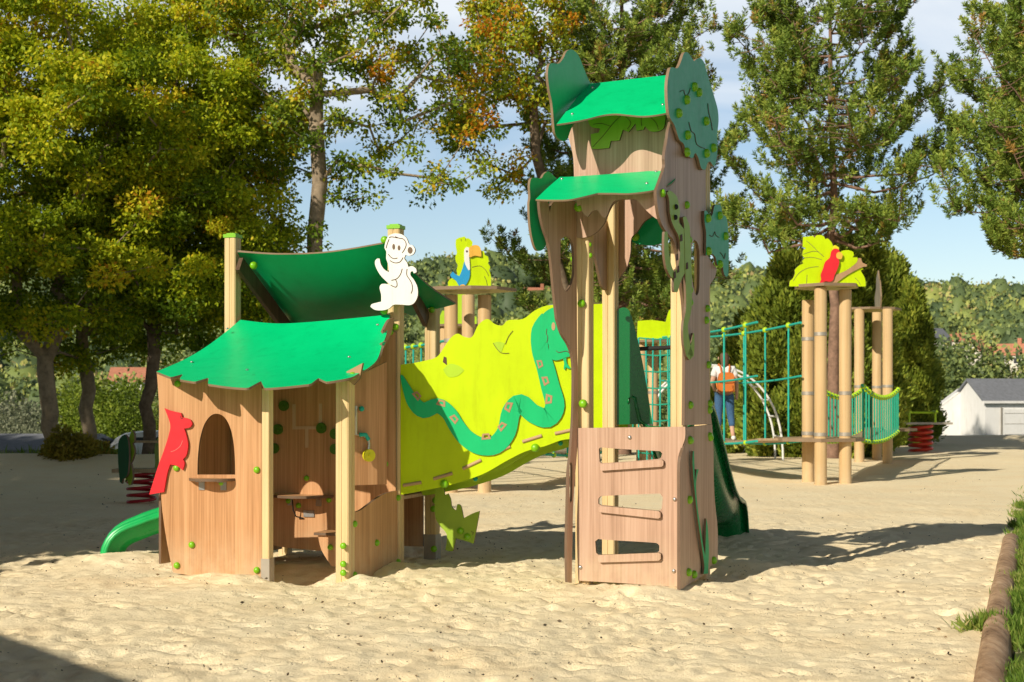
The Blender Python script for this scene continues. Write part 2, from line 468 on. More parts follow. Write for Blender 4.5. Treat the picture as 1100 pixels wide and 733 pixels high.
def patch(name, T, B, sag, th, mats, parent, ns=90, nt=14, notches=(), ease=0.0):
    """curved sheet between two edges given as 3-D point lists; notches cut into edge B"""
    def res(P):
        P = [Vector(p) for p in P]; out = []
        m = len(P)
        for k in range(ns + 1):
            x = k / ns * (m - 1); i = min(int(x), m - 2); t = x - i
            p0, p1, p2, p3 = P[max(i - 1, 0)], P[i], P[i + 1], P[min(i + 2, m - 1)]
            t2, t3 = t * t, t * t * t
            out.append(0.5 * ((2 * p1) + (p2 - p0) * t + (2 * p0 - 5 * p1 + 4 * p2 - p3) * t2 + (3 * p1 - p0 - 3 * p2 + p3) * t3))
        return out
    t_, b_ = res(T), res(B); G = []
    for k in range(ns + 1):
        s = k / ns; tmax = 1.0
        for (c, w, d) in notches:
            if c - w < s < c + w * 0.2:
                tmax = min(tmax, 1 - d * (1 - abs((s - (c - w * .4)) / (w * .6)))) if True else tmax
        col = []
        for j in range(nt + 1):
            t = j / nt * tmax
            p = t_[k].lerp(b_[k], t)
            p = p + Vector((0, 0, -sag * math.sin(math.pi * t)))
            col.append(p)
        G.append(col)
    nrm = []
    for k in range(ns + 1):
        row = []
        for j in range(nt + 1):
            a = G[min(k + 1, ns)][j] - G[max(k - 1, 0)][j]; b = G[k][min(j + 1, nt)] - G[k][max(j - 1, 0)]
            n = a.cross(b).normalized()
            if n.z < 0: n = -n
            row.append(n)
        nrm.append(row)
    mb = MB(); R = nt + 1
    top = [G[k][j] for k in range(ns + 1) for j in range(R)]
    bot = [G[k][j] - nrm[k][j] * th for k in range(ns + 1) for j in range(R)]
    up = []
    for k in range(ns):
        for j in range(nt):
            up.append((k * R + j, (k + 1) * R + j, (k + 1) * R + j + 1, k * R + j + 1))
    a, b, c = top[up[0][0]], top[up[0][1]], top[up[0][2]]
    if (b - a).cross(c - a).z < 0: up = [f[::-1] for f in up]
    mb.add(top, up, 0, True)
    mb.add(bot, [f[::-1] for f in up], 0, True)
    n = len(top); side = []
    ring = [k * R for k in range(ns + 1)] + [ns * R + j for j in range(1, R)] + [k * R + nt for k in range(ns - 1, -1, -1)] + [j for j in range(nt - 1, 0, -1)]
    side = [(ring[i], ring[(i + 1) % len(ring)], ring[(i + 1) % len(ring)] + n, ring[i] + n) for i in range(len(ring))]
    mb.add(top + bot, side, 1)
    return mb.build(name, mats, parent)

# ------------------------------------------------------------------ terrain
_perm = RNG.random((256, 256))
def vnoise(x, y, s=1.0, seed=0):
    x = np.asarray(x) / s + seed * 17.31; y = np.asarray(y) / s + seed * 9.77
    xi = np.floor(x).astype(int); yi = np.floor(y).astype(int); fx = x - xi; fy = y - yi
    fx = fx * fx * (3 - 2 * fx); fy = fy * fy * (3 - 2 * fy)
    g = lambda a, b: _perm[a % 256, b % 256]
    return (g(xi, yi) * (1 - fx) + g(xi + 1, yi) * fx) * (1 - fy) + (g(xi, yi + 1) * (1 - fx) + g(xi + 1, yi + 1) * fx) * fy

def sstep(a, b, x):
    t = np.clip((x - a) / (b - a), 0, 1); return t * t * (3 - 2 * t)

def sand_edge(x):                      # how far back the sand reaches
    x = np.asarray(x, float)
    return 33 + (44 - 33) * sstep(-7, -1, x) + 7 * sstep(2, 9, x)

def log_x(y):                          # line of the timber edging on the right
    return 2.33 + (np.asarray(y, float) - 7.2) * (4.83 - 2.45) / (13.7 - 7.2)

MOUNDS = [(-3.35, 12.45, 0.10, 0.55), (-2.3, 11.35, 0.05, 0.35), (-1.05, 11.7, 0.07, 0.35), (-1.58, 11.45, -0.13, 0.38), (-2.05, 10.95, 0.05, 0.2), (-1.15, 10.95, 0.06, 0.22), (0.95, 10.5, 0.04, 0.25), (2.0, 12.0, 0.10, 0.5),
          (0.3, 10.75, 0.03, 0.4), (1.5, 10.9, 0.05, 0.3), (2.5, 14.9, 0.06, 0.8), (-1.6, 12.4, 0.05, 0.4), (-2.0, 10.8, 0.03, 0.4), (1.0, 10.55, 0.03, 0.35)]

def base_z(x, y):
    x = np.asarray(x, float); y = np.asarray(y, float)
    z = (vnoise(x, y, 2.6, 1) - 0.5) * 0.07 + (vnoise(x, y, 0.9, 2) - 0.5) * 0.03
    for mx, my, h, r in MOUNDS:
        z = z + h * np.exp(-((x - mx) ** 2 + (y - my) ** 2) / (r * r))
    e = sand_edge(x)
    z = z + 0.22 * np.exp(-((y - e + 1.0) / 1.2) ** 2) * sstep(-40, -5, x - 0)
    z = z + 0.10 * sstep(0, 1.0, x - log_x(y)) * (y < 20)
    z = z - 1.4 * sstep(e, e + 7, y)
    far = np.hypot(x * 0.8, y)
    z = z - 7 * sstep(60, 140, far)
    sky = 33 + 9 * (vnoise(x, y * 0.3, 170, 4) - 0.5) - 6 * sstep(60, 180, x) + 8 * sstep(0, -140, x)
    z = z + (sky + 8) * sstep(150, 430, far) + 10 * (vnoise(x, y, 90, 3) - 0.5) * sstep(150, 300, far)
    z = z - 40 * sstep(900, 2500, far)
    return z

def gz(x, y): return float(base_z(x, y))

def build_ground():
    def axis(a, b, fine, lo, hi, g=1.09):
        mid = np.arange(a, b, fine); L, R = [], []
        s, p = fine, a
        while p > lo: s *= g; p -= s; L.append(p)
        s, p = fine, b
        while p < hi: s *= g; R.append(p); p += s
        return np.array(L[::-1] + list(mid) + R)
    xs = axis(-5.2, 5.6, 0.034, -3000, 3000); ys = axis(7.0, 15.5, 0.034, -60, 3200, 1.035)
    X, Y = np.meshgrid(xs, ys)
    Z = base_z(X, Y)
    near = sstep(30, 12, Y) * (np.abs(X) < 9) * (X < log_x(Y) + 0.1)
    # trodden sand: lumpy noise and hundreds of foot dents
    d = (vnoise(X, Y, 0.20, 5) - 0.5) * 0.022 + (vnoise(X, Y, 0.085, 6) - 0.5) * 0.030 + (vnoise(X, Y, 0.4, 8) - 0.5) * 0.02
    rough = 0.35 + 0.65 * vnoise(X, Y, 1.7, 7)
    D = d * rough
    for _ in range(1500):
        cx, cy = RNG.uniform(-5.5, 5.6), RNG.uniform(6.8, 17)
        a = RNG.uniform(0, math.pi); L, w = RNG.uniform(0.045, 0.12), RNG.uniform(0.03, 0.05); h = RNG.uniform(0.006, 0.024)
        i0, i1 = np.searchsorted(xs, [cx - .3, cx + .3]); j0, j1 = np.searchsorted(ys, [cy - .3, cy + .3])
        x = X[j0:j1, i0:i1] - cx; y = Y[j0:j1, i0:i1] - cy
        u = x * math.cos(a) + y * math.sin(a); v = -x * math.sin(a) + y * math.cos(a)
        r2 = (u / L) ** 2 + (v / w) ** 2
        D[j0:j1, i0:i1] += -h * np.exp(-r2 ** 2) + h * 0.45 * np.exp(-(np.sqrt(r2) - 1.35) ** 2 * 6)
    for k in range(16):                # trails of shoe prints
        px_, py_, ang = RNG.uniform(-4.5, 4.0), RNG.uniform(7.2, 10.5), RNG.uniform(0, 6.28)
        for q in range(11):
            ang += RNG.normal(0, .12); px_ += .34 * math.cos(ang); py_ += .34 * math.sin(ang)
            sx = .07 * (1 if q % 2 else -1); cx, cy = px_ - sx * math.sin(ang), py_ + sx * math.cos(ang)
            if not (7.0 < cy < 14 and abs(cx) < 5): continue
            i0, i1 = np.searchsorted(xs, [cx - .35, cx + .35]); j0, j1 = np.searchsorted(ys, [cy - .35, cy + .35])
            x = X[j0:j1, i0:i1] - cx; y = Y[j0:j1, i0:i1] - cy
            u = x * math.cos(ang) + y * math.sin(ang); v = -x * math.sin(ang) + y * math.cos(ang)
            r2 = (u / .125) ** 2 + (v / .048) ** 2; h = RNG.uniform(.010, .024)
            D[j0:j1, i0:i1] += -h * np.exp(-r2 ** 2.5) + h * .5 * np.exp(-(np.sqrt(r2) - 1.3) ** 2 * 8)
    for _ in range(2600):
        cx, cy = RNG.uniform(-5.2, 5.2), 7.0 + 9.5 * RNG.random() ** 1.2
        r = RNG.uniform(0.022, 0.05); h = RNG.uniform(0.008, 0.026) * (1 if RNG.random() < .6 else -.7)
        i0, i1 = np.searchsorted(xs, [cx - .15, cx + .15]); j0, j1 = np.searchsorted(ys, [cy - .15, cy + .15])
        q = ((X[j0:j1, i0:i1] - cx) / (r * 1.3)) ** 2 + ((Y[j0:j1, i0:i1] - cy) / r) ** 2
        D[j0:j1, i0:i1] += -h * np.exp(-q ** 1.5)
    Z = Z + D * near
    nx, ny = len(xs), len(ys)
    V = np.stack([X.ravel(), Y.ravel(), Z.ravel()], 1)
    idx = np.arange(nx * ny).reshape(ny, nx)
    Q = np.stack([idx[:-1, :-1], idx[:-1, 1:], idx[1:, 1:], idx[1:, :-1]], -1).reshape(-1, 4)
    me = quadmesh('ground', V, Q)
    zone = (1 - sstep(-0.5, 0.6, Y - sand_edge(X) + (vnoise(X, Y, 0.9, 9) - .5) * 2)) * (1 - sstep(0.0, 0.25, X - log_x(Y) - 0.06 + (vnoise(X, Y, 0.2, 9) - .5) * .2) * (Y < 19.5)) * (1 - sstep(18, 22, X + (vnoise(X, Y, 2, 9) - .5) * 3)) * (1 - sstep(-17, -22, X))
    a = me.attributes.new('zone', 'FLOAT', 'POINT'); a.data.foreach_set('value', zone.ravel().astype(np.float32))
    me.polygons.foreach_set('use_smooth', np.ones(len(Q), bool))
    m, nt, b, out = newmat('sand and turf')
    geo = nt.nodes.new('ShaderNodeTexCoord'); P = geo.outputs['Object']
    def noise(sc, det=6, rg=0.6):
        n = N(nt, 'ShaderNodeTexNoise', Scale=sc, Detail=det, Roughness=rg); nt.links.new(P, n.inputs['Vector']); return n.outputs['Fac']
    sand = ramp(nt, noise(1.1, 8, 0.7), [(0.25, (0.93, 0.74, 0.45)), (0.5, (0.97, 0.82, 0.54)), (0.75, (0.98, 0.86, 0.60))])
    grain = ramp(nt, noise(55, 5, 0.8), [(0.22, (0.68, 0.64, 0.60)), (0.42, (0.98, 0.98, 0.98)), (0.8, (1.0, 1.0, 1.0))])
    mx = N(nt, 'ShaderNodeMix', _data_type='RGBA', _blend_type='MULTIPLY'); mx.inputs['Factor'].default_value = 0.6
    nt.links.new(sand, mx.inputs['A']); nt.links.new(grain, mx.inputs['B'])
    vor = N(nt, 'ShaderNodeTexVoronoi', Scale=24.0); nt.links.new(P, vor.inputs['Vector'])
    spk = N(nt, 'ShaderNodeMath', _operation='LESS_THAN'); spk.inputs[1].default_value = 0.16; nt.links.new(vor.outputs['Distance'], spk.inputs[0])
    keep = N(nt, 'ShaderNodeMath', _operation='GREATER_THAN'); keep.inputs[1].default_value = 0.57; nt.links.new(noise(2.3, 5), keep.inputs[0])
    sm = N(nt, 'ShaderNodeMath', _operation='MULTIPLY'); nt.links.new(spk.outputs[0], sm.inputs[0]); nt.links.new(keep.outputs[0], sm.inputs[1])
    mx2 = N(nt, 'ShaderNodeMix', _data_type='RGBA'); nt.links.new(sm.outputs[0], mx2.inputs['Factor']); nt.links.new(mx.outputs['Result'], mx2.inputs['A'])
    mx2.inputs['B'].default_value = (0.22, 0.15, 0.08, 1)  # dark specks stand for debris and for the shadow in small holes
    turf = ramp(nt, noise(0.6, 9, 0.7), [(0.3, (0.045, 0.07, 0.02)), (0.5, (0.10, 0.13, 0.035)), (0.62, (0.17, 0.16, 0.06)), (0.75, (0.24, 0.18, 0.09))])
    at = nt.nodes.new('ShaderNodeAttribute'); at.attribute_name = 'zone'
    mx3 = N(nt, 'ShaderNodeMix', _data_type='RGBA'); nt.links.new(at.outputs['Fac'], mx3.inputs['Factor'])
    nt.links.new(turf, mx3.inputs['A']); nt.links.new(mx2.outputs['Result'], mx3.inputs['B'])
    nt.links.new(mx3.outputs['Result'], b.inputs['Base Color'])
    b.inputs['Roughness'].default_value = 0.95; b.inputs['Specular IOR Level'].default_value = 0.1
    hsum = N(nt, 'ShaderNodeMath', _operation='MULTIPLY_ADD'); hsum.inputs[1].default_value = 0.5
    nt.links.new(noise(70, 4, 0.7), hsum.inputs[0]); nt.links.new(noise(13, 8, 0.68), hsum.inputs[2])
    bp = N(nt, 'ShaderNodeBump', Strength=0.6, Distance=0.03); nt.links.new(hsum.outputs[0], bp.inputs['Height']); nt.links.new(bp.outputs['Normal'], b.inputs['Normal'])
    me.materials.append(m)
    o = link(bpy.data.objects.new('ground', me)); tag(o, kind='structure')

def quadmesh(name, V, Q):
    me = bpy.data.meshes.new(name)
    V = np.asarray(V, np.float32); Q = np.asarray(Q, np.int32); k = Q.shape[1]
    me.vertices.add(len(V)); me.vertices.foreach_set('co', V.ravel())
    me.loops.add(Q.size); me.loops.foreach_set('vertex_index', Q.ravel())
    me.polygons.add(len(Q)); me.polygons.foreach_set('loop_start', np.arange(0, Q.size, k, dtype=np.int32))
    me.polygons.foreach_set('loop_total', np.full(len(Q), k, np.int32))
    me.update(calc_edges=True); me.validate()
    return me

build_ground()

# ------------------------------------------------------------------ the play structure (playhouse, tunnel and tower bolted together)
PS = thing('play_structure', 'wooden jungle playhouse joined by a lime tunnel to a tall climbing tower', 'play structure', (-0.6, 11.3, 0))
HW = (M['hut_wood'], M['core']); TW = (M['tower_wood'], M['core'])
hu = Vector((0.95, -0.31, 0)).normalized(); hv = Vector((0.31, 0.95, 0)).normalized()
RL, RR = (-2.45, 12.48), (-0.98, 12.0)                # ridge posts
# posts of the hut
square_post('post', RL, -0.1, 2.85, 0.11, hu, PS, cap=True)
prr = square_post('post', RR, -0.1, 2.87, 0.11, hu, PS, cap=True)
square_post('post', (-2.12, 13.3), -0.1, 2.24, 0.10, hu, PS)
prb = square_post('post', (-0.72, 12.86), -0.1, 2.36, 0.11, hu, PS)
pfl = square_post('post', (-1.90, 11.06), 0.12, 1.52, 0.066, (0.9, -0.43), PS)
pfr = square_post('post', (-1.30, 11.09), 0.0, 1.58, 0.115, (0.93, -0.36), PS)
for c, h0, h1, s, par in [((-1.90, 11.06), -0.06, 0.20, 0.074, pfl), ((-0.72, 12.86), -0.06, 0.22, 0.118, prb)]:
    mb = MB(); mb.box((c[0], c[1], (h0 + h1) / 2), s, s, h1 - h0, ax=(0.93, -0.36, 0)); mb.build('foot_bracket', M['galv'], par)
pl_fr = vplane((-1.35, 11.02), (-1.24, 10.98))
bolts(pl_fr, [(369, 586.5), (369, 606), (369, 615.5)], pfr, 0.01, 0.026)

# front left wall with arched window
LWp = vplane((-2.86, 11.51), (-1.984, 11.29))
z = Zm(150, 390, 2.933)
lw_out = [(168.5, 402), (171, 440)] + z([(60, 250), (68, 430), (85, 560), (105, 660), (180, 672), (385, 685)]) + [(281.3, 500), (281, 409), (225, 406)]
arch = z([(182, 352), (183, 300), (190, 240), (203, 195), (222, 168), (243, 160), (266, 170), (284, 200), (295, 245), (300, 300), (301, 352)])
lw = plate('wall_panel', lw_out, LWp, 0.022, HW, PS, holes=[arch], corner=50)
bolts(LWp, z([(120, 66), (370, 337), (165, 573), (118, 638), (370, 653), (117, 331)]), lw, 0.022)
bird = z([(78, 143), (95, 150), (130, 158), (133, 172), (146, 174), (160, 180), (165, 192), (158, 203), (140, 207), (147, 230), (152, 258), (147, 290), (136, 303), (141, 318), (135, 338), (118, 325), (96, 320), (86, 350), (76, 407), (30, 415), (58, 325), (75, 280), (92, 225), (96, 192)])
bp_ = plate('bird_plaque', bird, LWp, 0.018, (M['red'], M['red']), lw, off=0.028, corner=50)
bp_['label'] = 'red crested bird board fixed to the left wall'
lines('engraved_line', [z([(135, 245), (128, 262), (112, 275), (98, 280)])], LWp, paint('bird line', (0.75, 0.2, 0.18), 0.5), lw, 0.047, 0.5)
lines('engraved_line', [z([(128, 168), (131, 176), (136, 174)])], LWp, M['line'], lw, 0.047, 0.5)

def shelf(name, pl, pa, pb, py, depth, parent, bracket=True):
    """half round shelf on a wall between two photo columns"""
    a0, zz = pl.hit(pa, py); a1, _ = pl.hit(pb, py); mid = (a0 + a1) / 2; R = (a1 - a0) / 2
    n = 22; prof = [(mid + R * math.cos(math.pi * k / n), depth * math.sin(math.pi * k / n)) for k in range(n + 1)]
    p2 = Plane(pl.pt(0, zz), pl.e1, pl.n, (0, 0, 1))
    o = plate_local(name, [prof], p2, 0.022, (M['hut_wood'], M['core']), parent)
    if bracket:
        for s in (-0.45, 0.5):
            mb = MB()
            q = pl.pt(mid + R * s, zz, 0.0)
            mb.box(q + pl.n * 0.026 - Vector((0, 0, 0.04)), 0.05, 0.008, 0.07, ax=pl.e1); mb.box(q + pl.n * 0.06 - Vector((0, 0, 0.005)), 0.05, 0.07, 0.008, ax=pl.e1)
            mb.build('shelf_bracket', M['steel'], o)
    return o
sh = shelf('shelf', LWp, 205, 254, 516, 0.17, PS)
bolts(LWp, [(238, 519)], sh, 0.02, 0.022)

# left flank of the front bay and the partition on the ridge line
sp = vplane((-2.45, 12.44), (-2.85, 11.55))
a1 = sp.hit(172, 600)[0]
Lw = math.hypot(0.40, 0.89)
plate_local('wall_panel', [[(0, 0.1), (Lw, 0.1), (Lw, 1.6), (0, 1.95)]], sp, 0.022, HW, PS)
BW = vplane((RL[0] + .07, RL[1] - 0.09), (RR[0] + .0, RR[1] - 0.068))
Lb = (Vector(RR) - Vector(RL)).length
b_out = [(-0.05, 2.0), (-0.05, 0.25), (0.2, 0.20), (0.5, 0.16), (0.85, 0.145), (1.1, 0.15), (1.3, 0.2), (Lb - 0.06, 0.25), (Lb - 0.06, 2.0)]
bw = plate_local('wall_panel', [smooth_loop(b_out, 3, 50)], BW, 0.022, (M['hut_wood'], M['core_pale']), PS)
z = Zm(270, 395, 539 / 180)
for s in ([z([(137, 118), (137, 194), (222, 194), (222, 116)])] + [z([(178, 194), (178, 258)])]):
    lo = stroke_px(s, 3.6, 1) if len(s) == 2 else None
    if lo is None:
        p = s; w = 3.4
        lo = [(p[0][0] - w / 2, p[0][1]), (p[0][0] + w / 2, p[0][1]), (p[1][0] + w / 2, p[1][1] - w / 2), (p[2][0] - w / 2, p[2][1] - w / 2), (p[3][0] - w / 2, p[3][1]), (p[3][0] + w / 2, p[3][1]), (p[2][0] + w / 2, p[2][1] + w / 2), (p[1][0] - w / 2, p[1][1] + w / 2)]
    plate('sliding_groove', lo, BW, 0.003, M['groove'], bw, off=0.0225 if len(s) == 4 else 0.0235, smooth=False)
for q in z([(105, 123), (86, 199), (74, 260), (226, 195), (270, 213), (270, 262)]):
    c = BW.at(q[0], q[1], 0.03); mb = MB()
    mb.tube([c - BW.n * 0.012, c + BW.n * 0.018], 0.045, 20); mb.tube([c + BW.n * 0.018, c + BW.n * 0.024], [0.014, 0.012], 12)
    mb.build('game_disc', M['capdark'], bw)
bolts(BW, z([(178, 356), (152, 444), (250, 426), (120, 429)]), bw, 0.022, 0.024)
sh2 = shelf('shelf', BW, 296, 360, 533, 0.26, PS)
mb = MB()
mb.tube([BW.at(314, 537, .12), BW.at(315, 548, .1), BW.at(318, 555, .06), BW.at(326, 557, .03)], 0.006, 6); mb.build('cable', M['tyre'], sh2)
mb = MB(); q = BW.at(332, 552, 0.028); mb.box(q, 0.10, 0.012, 0.055, ax=BW.e1); mb.build('metal_plate', M['steel'], bw)
q0 = W(354, 576, 11.55); mb = MB()
seat_pl = Plane((-1.62, 11.62, q0.z), (0.95, -0.31, 0), (0.31, 0.95, 0), (0, 0, 1))
seat = plate_local('seat', [[(0.0, 0.0), (0.42, 0.0), (0.42, 0.24), (0.0, 0.24)]], seat_pl, 0.022, HW, PS)
skirt = vplane((-1.60, 11.66), (-1.2, 11.53))
sk = plate_local('skirt_board', [smooth_loop([(0.02, q0.z), (0.05, q0.z - .12), (0.14, q0.z - .25), (0.38, q0.z - .26), (0.4, q0.z)], 4, 50)], skirt, 0.02, HW, seat)
bolts(skirt, [(355, 588)], sk, 0.02, 0.024)

# right side: upright play panel with the crank toy, low wall in front of it
PPn = vplane((-1.275, 11.36), (-1.03, 11.52))
pp = plate_local('wall_panel', [[(-0.02, 0.75), (0.30, 0.75), (0.30, 1.74), (-0.02, 1.60)]], PPn, 0.02, HW, PS)
z = Zm(90, 400, 3.055)
crank = MB()
crank.tube([PPn.at(x, y, 0.045) for x, y in z([(893, 112), (893, 205), (915, 207), (932, 215), (936, 235), (934, 262)])], 0.011, 8)
crank.tube([PPn.at(*z([(893, 115)])[0], 0.02), PPn.at(*z([(893, 115)])[0], 0.05)], 0.012, 8)
crank.build('crank_rail', M['steel'], pp)
mb = MB(); c = PPn.at(*z([(933, 273)])[0], 0.05); mb.tube([c, c + PPn.n * 0.03], 0.05, 22); mb.tube([c + PPn.n * 0.03, c + PPn.n * .04], 0.014, 10); mb.build('crank_disc', M['yellow'], pp)
mb = MB(); mb.tube([PPn.at(x, y, 0.06) for x, y in z([(905, 205), (925, 205), (935, 222)])], 0.017, 8); mb.build('crank_handle', M['rope'], pp)
mb = MB(); mb.ball(PPn.at(*z([(912, 120)])[0], 0.04), 0.022); mb.build('crank_knob', M['rope'], pp)
RWp = vplane((-1.262, 11.10), (-0.965, 12.0))
r_out = z([(870, 462), (905, 455), (940, 430), (985, 400), (1030, 388), (1033, 520), (1032, 645), (960, 665), (872, 692)])
rw = plate('wall_panel', r_out, RWp, 0.022, HW, PS, corner=45)
bolts(RWp, z([(887, 498), (960, 560), (887, 665), (1030, 412), (1030, 622)]), rw, 0.022)
bolts(vplane((-1.0, 11.94), (-0.9, 11.91)), z([(988, 540), (992, 301)]) + [(413, 354)], prr, 0.01)
brk = plate('roof_bracket', z([(862, -2), (915, -30), (905, 20), (885, 42), (866, 25)]), vplane((-1.3, 10.99), (-1.0, 10.9)), 0.03, (M['brown'], M['core']), PS, smooth=False)
bolts(vplane((-1.3, 10.99), (-1.0, 10.9)), z([(883, 12)]), brk, 0.03, 0.03)

# rear bay: dark walls, deck
rp2 = vplane((-2.42, 12.56), (-2.14, 13.24))
plate_local('wall_panel', [[(0.02, 0.05), (0.70, 0.05), (0.70, 1.5), (0.02, 1.5)]], rp2, 0.022, HW, PS)
rp3 = vplane((-2.1, 13.34), (-0.76, 12.92))
plate_local('wall_panel', [[(0.02, 0.1), (1.36, 0.1), (1.36, 1.75), (0.02, 1.75)]], rp3, 0.022, HW, PS)
mb = MB(); dk = [Vector((-2.42, 12.56, .58)), Vector((-.95, 12.1, .58)), Vector((-.72, 12.84, .58)), Vector((-2.12, 13.28, .58))]
mb.add(dk + [v + Vector((0, 0, .03)) for v in dk], [(3, 2, 1, 0), (4, 5, 6, 7), (0, 1, 5, 4), (1, 2, 6, 5), (2, 3, 7, 6), (3, 0, 4, 7)]); mb.build('deck', M['tower_wood'], PS)

# roofs
z1 = Zm(90, 220, 3.0556)
T = [W(258, 343.7, 12.42), W(299, 347.6, 12.3), W(352, 344.4, 12.13), W(419, 338, 11.93)]
B = [W(168, 399.3, 11.33), W(187, 406.3, 11.12), W(214, 411, 10.93), W(250, 416, 10.80), W(286, 417, 10.70), W(330, 413, 10.70), W(371, 407, 10.78), W(386, 401, 10.92), W(404, 388, 11.2), W(411, 368, 11.55)]
fr = patch('front_roof', T, B, 0.05, 0.018, (M['roof'], M['core_pale']), PS, ns=150, nt=16, notches=[(0.13, 0.035, 0.10), (0.245, 0.04, 0.11), (0.43, 0.045, 0.14), (0.60, 0.035, 0.10)])
T = [W(255.5, 269, 12.40), W(299.5, 272, 12.27), W(352, 270, 12.12), W(408, 261, 11.95), W(416, 258, 11.95)]
B = [W(284, 306, 13.5), W(299, 340, 13.35), W(345, 352, 13.2), W(405, 350, 13.0), W(440, 338, 12.9), W(489.5, 325, 12.75)]
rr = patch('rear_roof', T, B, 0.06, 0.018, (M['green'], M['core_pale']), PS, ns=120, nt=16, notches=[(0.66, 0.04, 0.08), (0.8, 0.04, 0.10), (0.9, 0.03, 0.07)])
for p, q, off in ((W(257, 275, 12.36), W(314, 352, 13.25), 0), (W(424, 268, 11.98), W(458, 336, 12.80), 0)):
    mb = MB(); d = (q - p); mb.box((p + q) / 2 - Vector((0, 0, 0.07)), d.length, 0.04, 0.13, ax=d.normalized(), az=d.normalized().cross(hu).normalized() if d.normalized().cross(hu).z > 0 else -d.normalized().cross(hu).normalized())
    mb.build('rafter', M['rafter'], PS)
rear_pl = vplane((-2.45, 12.36), (-0.98, 11.9))
for p, q in ((z1([(557, 200)])[0], 12.4), (z1([(655, 318)])[0], 13.0)):
    o = bpy.data.objects.new('bolt_cap', cap_mesh(0.034, 'cap')); o.matrix_basis = Matrix.Translation(W(p[0], p[1], q)) @ Vector((0.5, -0.85, 0)).to_track_quat('Z', 'Y').to_matrix().to_4x4(); link(o, PS)
for x, y, Y in ((244, 353, 12.2), (206, 389, 11.62), (265.5, 397.4, 11.15), (375, 383.6, 11.1), (405.5, 349, 11.75)):
    mb = MB(); mb.ball(W(x, y, Y - 0.06), 0.014, 8, 4, sc=(1, 1, .6)); mb.build('screw', M['steel'], fr)
gp = vplane((-1.0, 11.90), (-0.9, 11.88))
plate('roof_bracket', z1([(1002, 380), (1018, 372), (1010, 420), (985, 470), (962, 505), (965, 470), (982, 420)]), vplane((-1.1, 11.75), (-0.98, 11.9)), 0.03, (M['brown'], M['core']), PS)
bolts(gp, z1([(1024, 401), (1006, 418)]), fr, 0.0, 0.028)

# monkey hugging the ridge post
MKp = vplane((-1.05, 11.90), (-0.90, 11.86))
z = Zm(395, 235, 6.1125)
mk = z([(135, 115), (155, 103), (180, 97), (222, 103), (254, 128), (272, 168), (296, 177), (311, 205), (300, 232), (275, 243), (250, 237), (240, 262), (258, 290), (267, 318), (292, 312), (317, 330), (320, 352), (302, 360), (298, 346), (284, 347), (280, 370), (305, 405), (326, 450), (328, 505), (308, 550), (275, 568), (220, 565), (170, 566), (140, 590), (100, 602), (50, 600), (18, 580), (26, 562), (60, 552), (88, 545), (88, 500), (78, 455), (88, 432), (115, 428), (150, 436), (120, 410), (82, 370), (55, 322), (47, 285), (60, 264), (78, 263), (86, 300), (110, 335), (140, 352), (134, 300), (121, 262), (122, 218), (110, 190), (118, 150)])
mkp = plate('monkey_board', mk, MKp, 0.02, (M['white'], M['core']), PS, off=0.06, corner=75)
mkp['label'] = 'white monkey shaped board holding the post'
lines('engraved_line', [z([(140, 128), (150, 120), (175, 122), (195, 128), (180, 118), (205, 128), (235, 135), (252, 165), (245, 195), (226, 225)]), z([(140, 135), (128, 165), (120, 195)]), z([(135, 233), (150, 252), (172, 263), (195, 258)]), z([(145, 275), (175, 290), (210, 285), (232, 255)]),
      z([(226, 328), (215, 365), (190, 395), (155, 405)]), z([(150, 436), (180, 450), (192, 440), (190, 415), (182, 402)]), z([(258, 330), (256, 370), (275, 400), (290, 430), (293, 465), (284, 492)])], MKp, M['line'], mkp, 0.0805, 0.8)
for c, rx, ry in (((170, 185), 9, 19), ((205, 192), 9, 17), ((278, 208), 16, 22)):
    plate('engraved_mark', ngon(z([c])[0], rx / 6.1125, ry / 6.1125), MKp, 0.002, M['core'], mkp, off=0.0805, smooth=False)
bolts(vplane((-1.05, 11.93), (-0.90, 11.88)), z([(112, 140), (110, 605)]), prr, 0.04, 0.033)
bolts(vplane((-0.75, 12.8), (-0.65, 12.77)), [(447, 324), (464, 333)], prb, 0.03, 0.028)

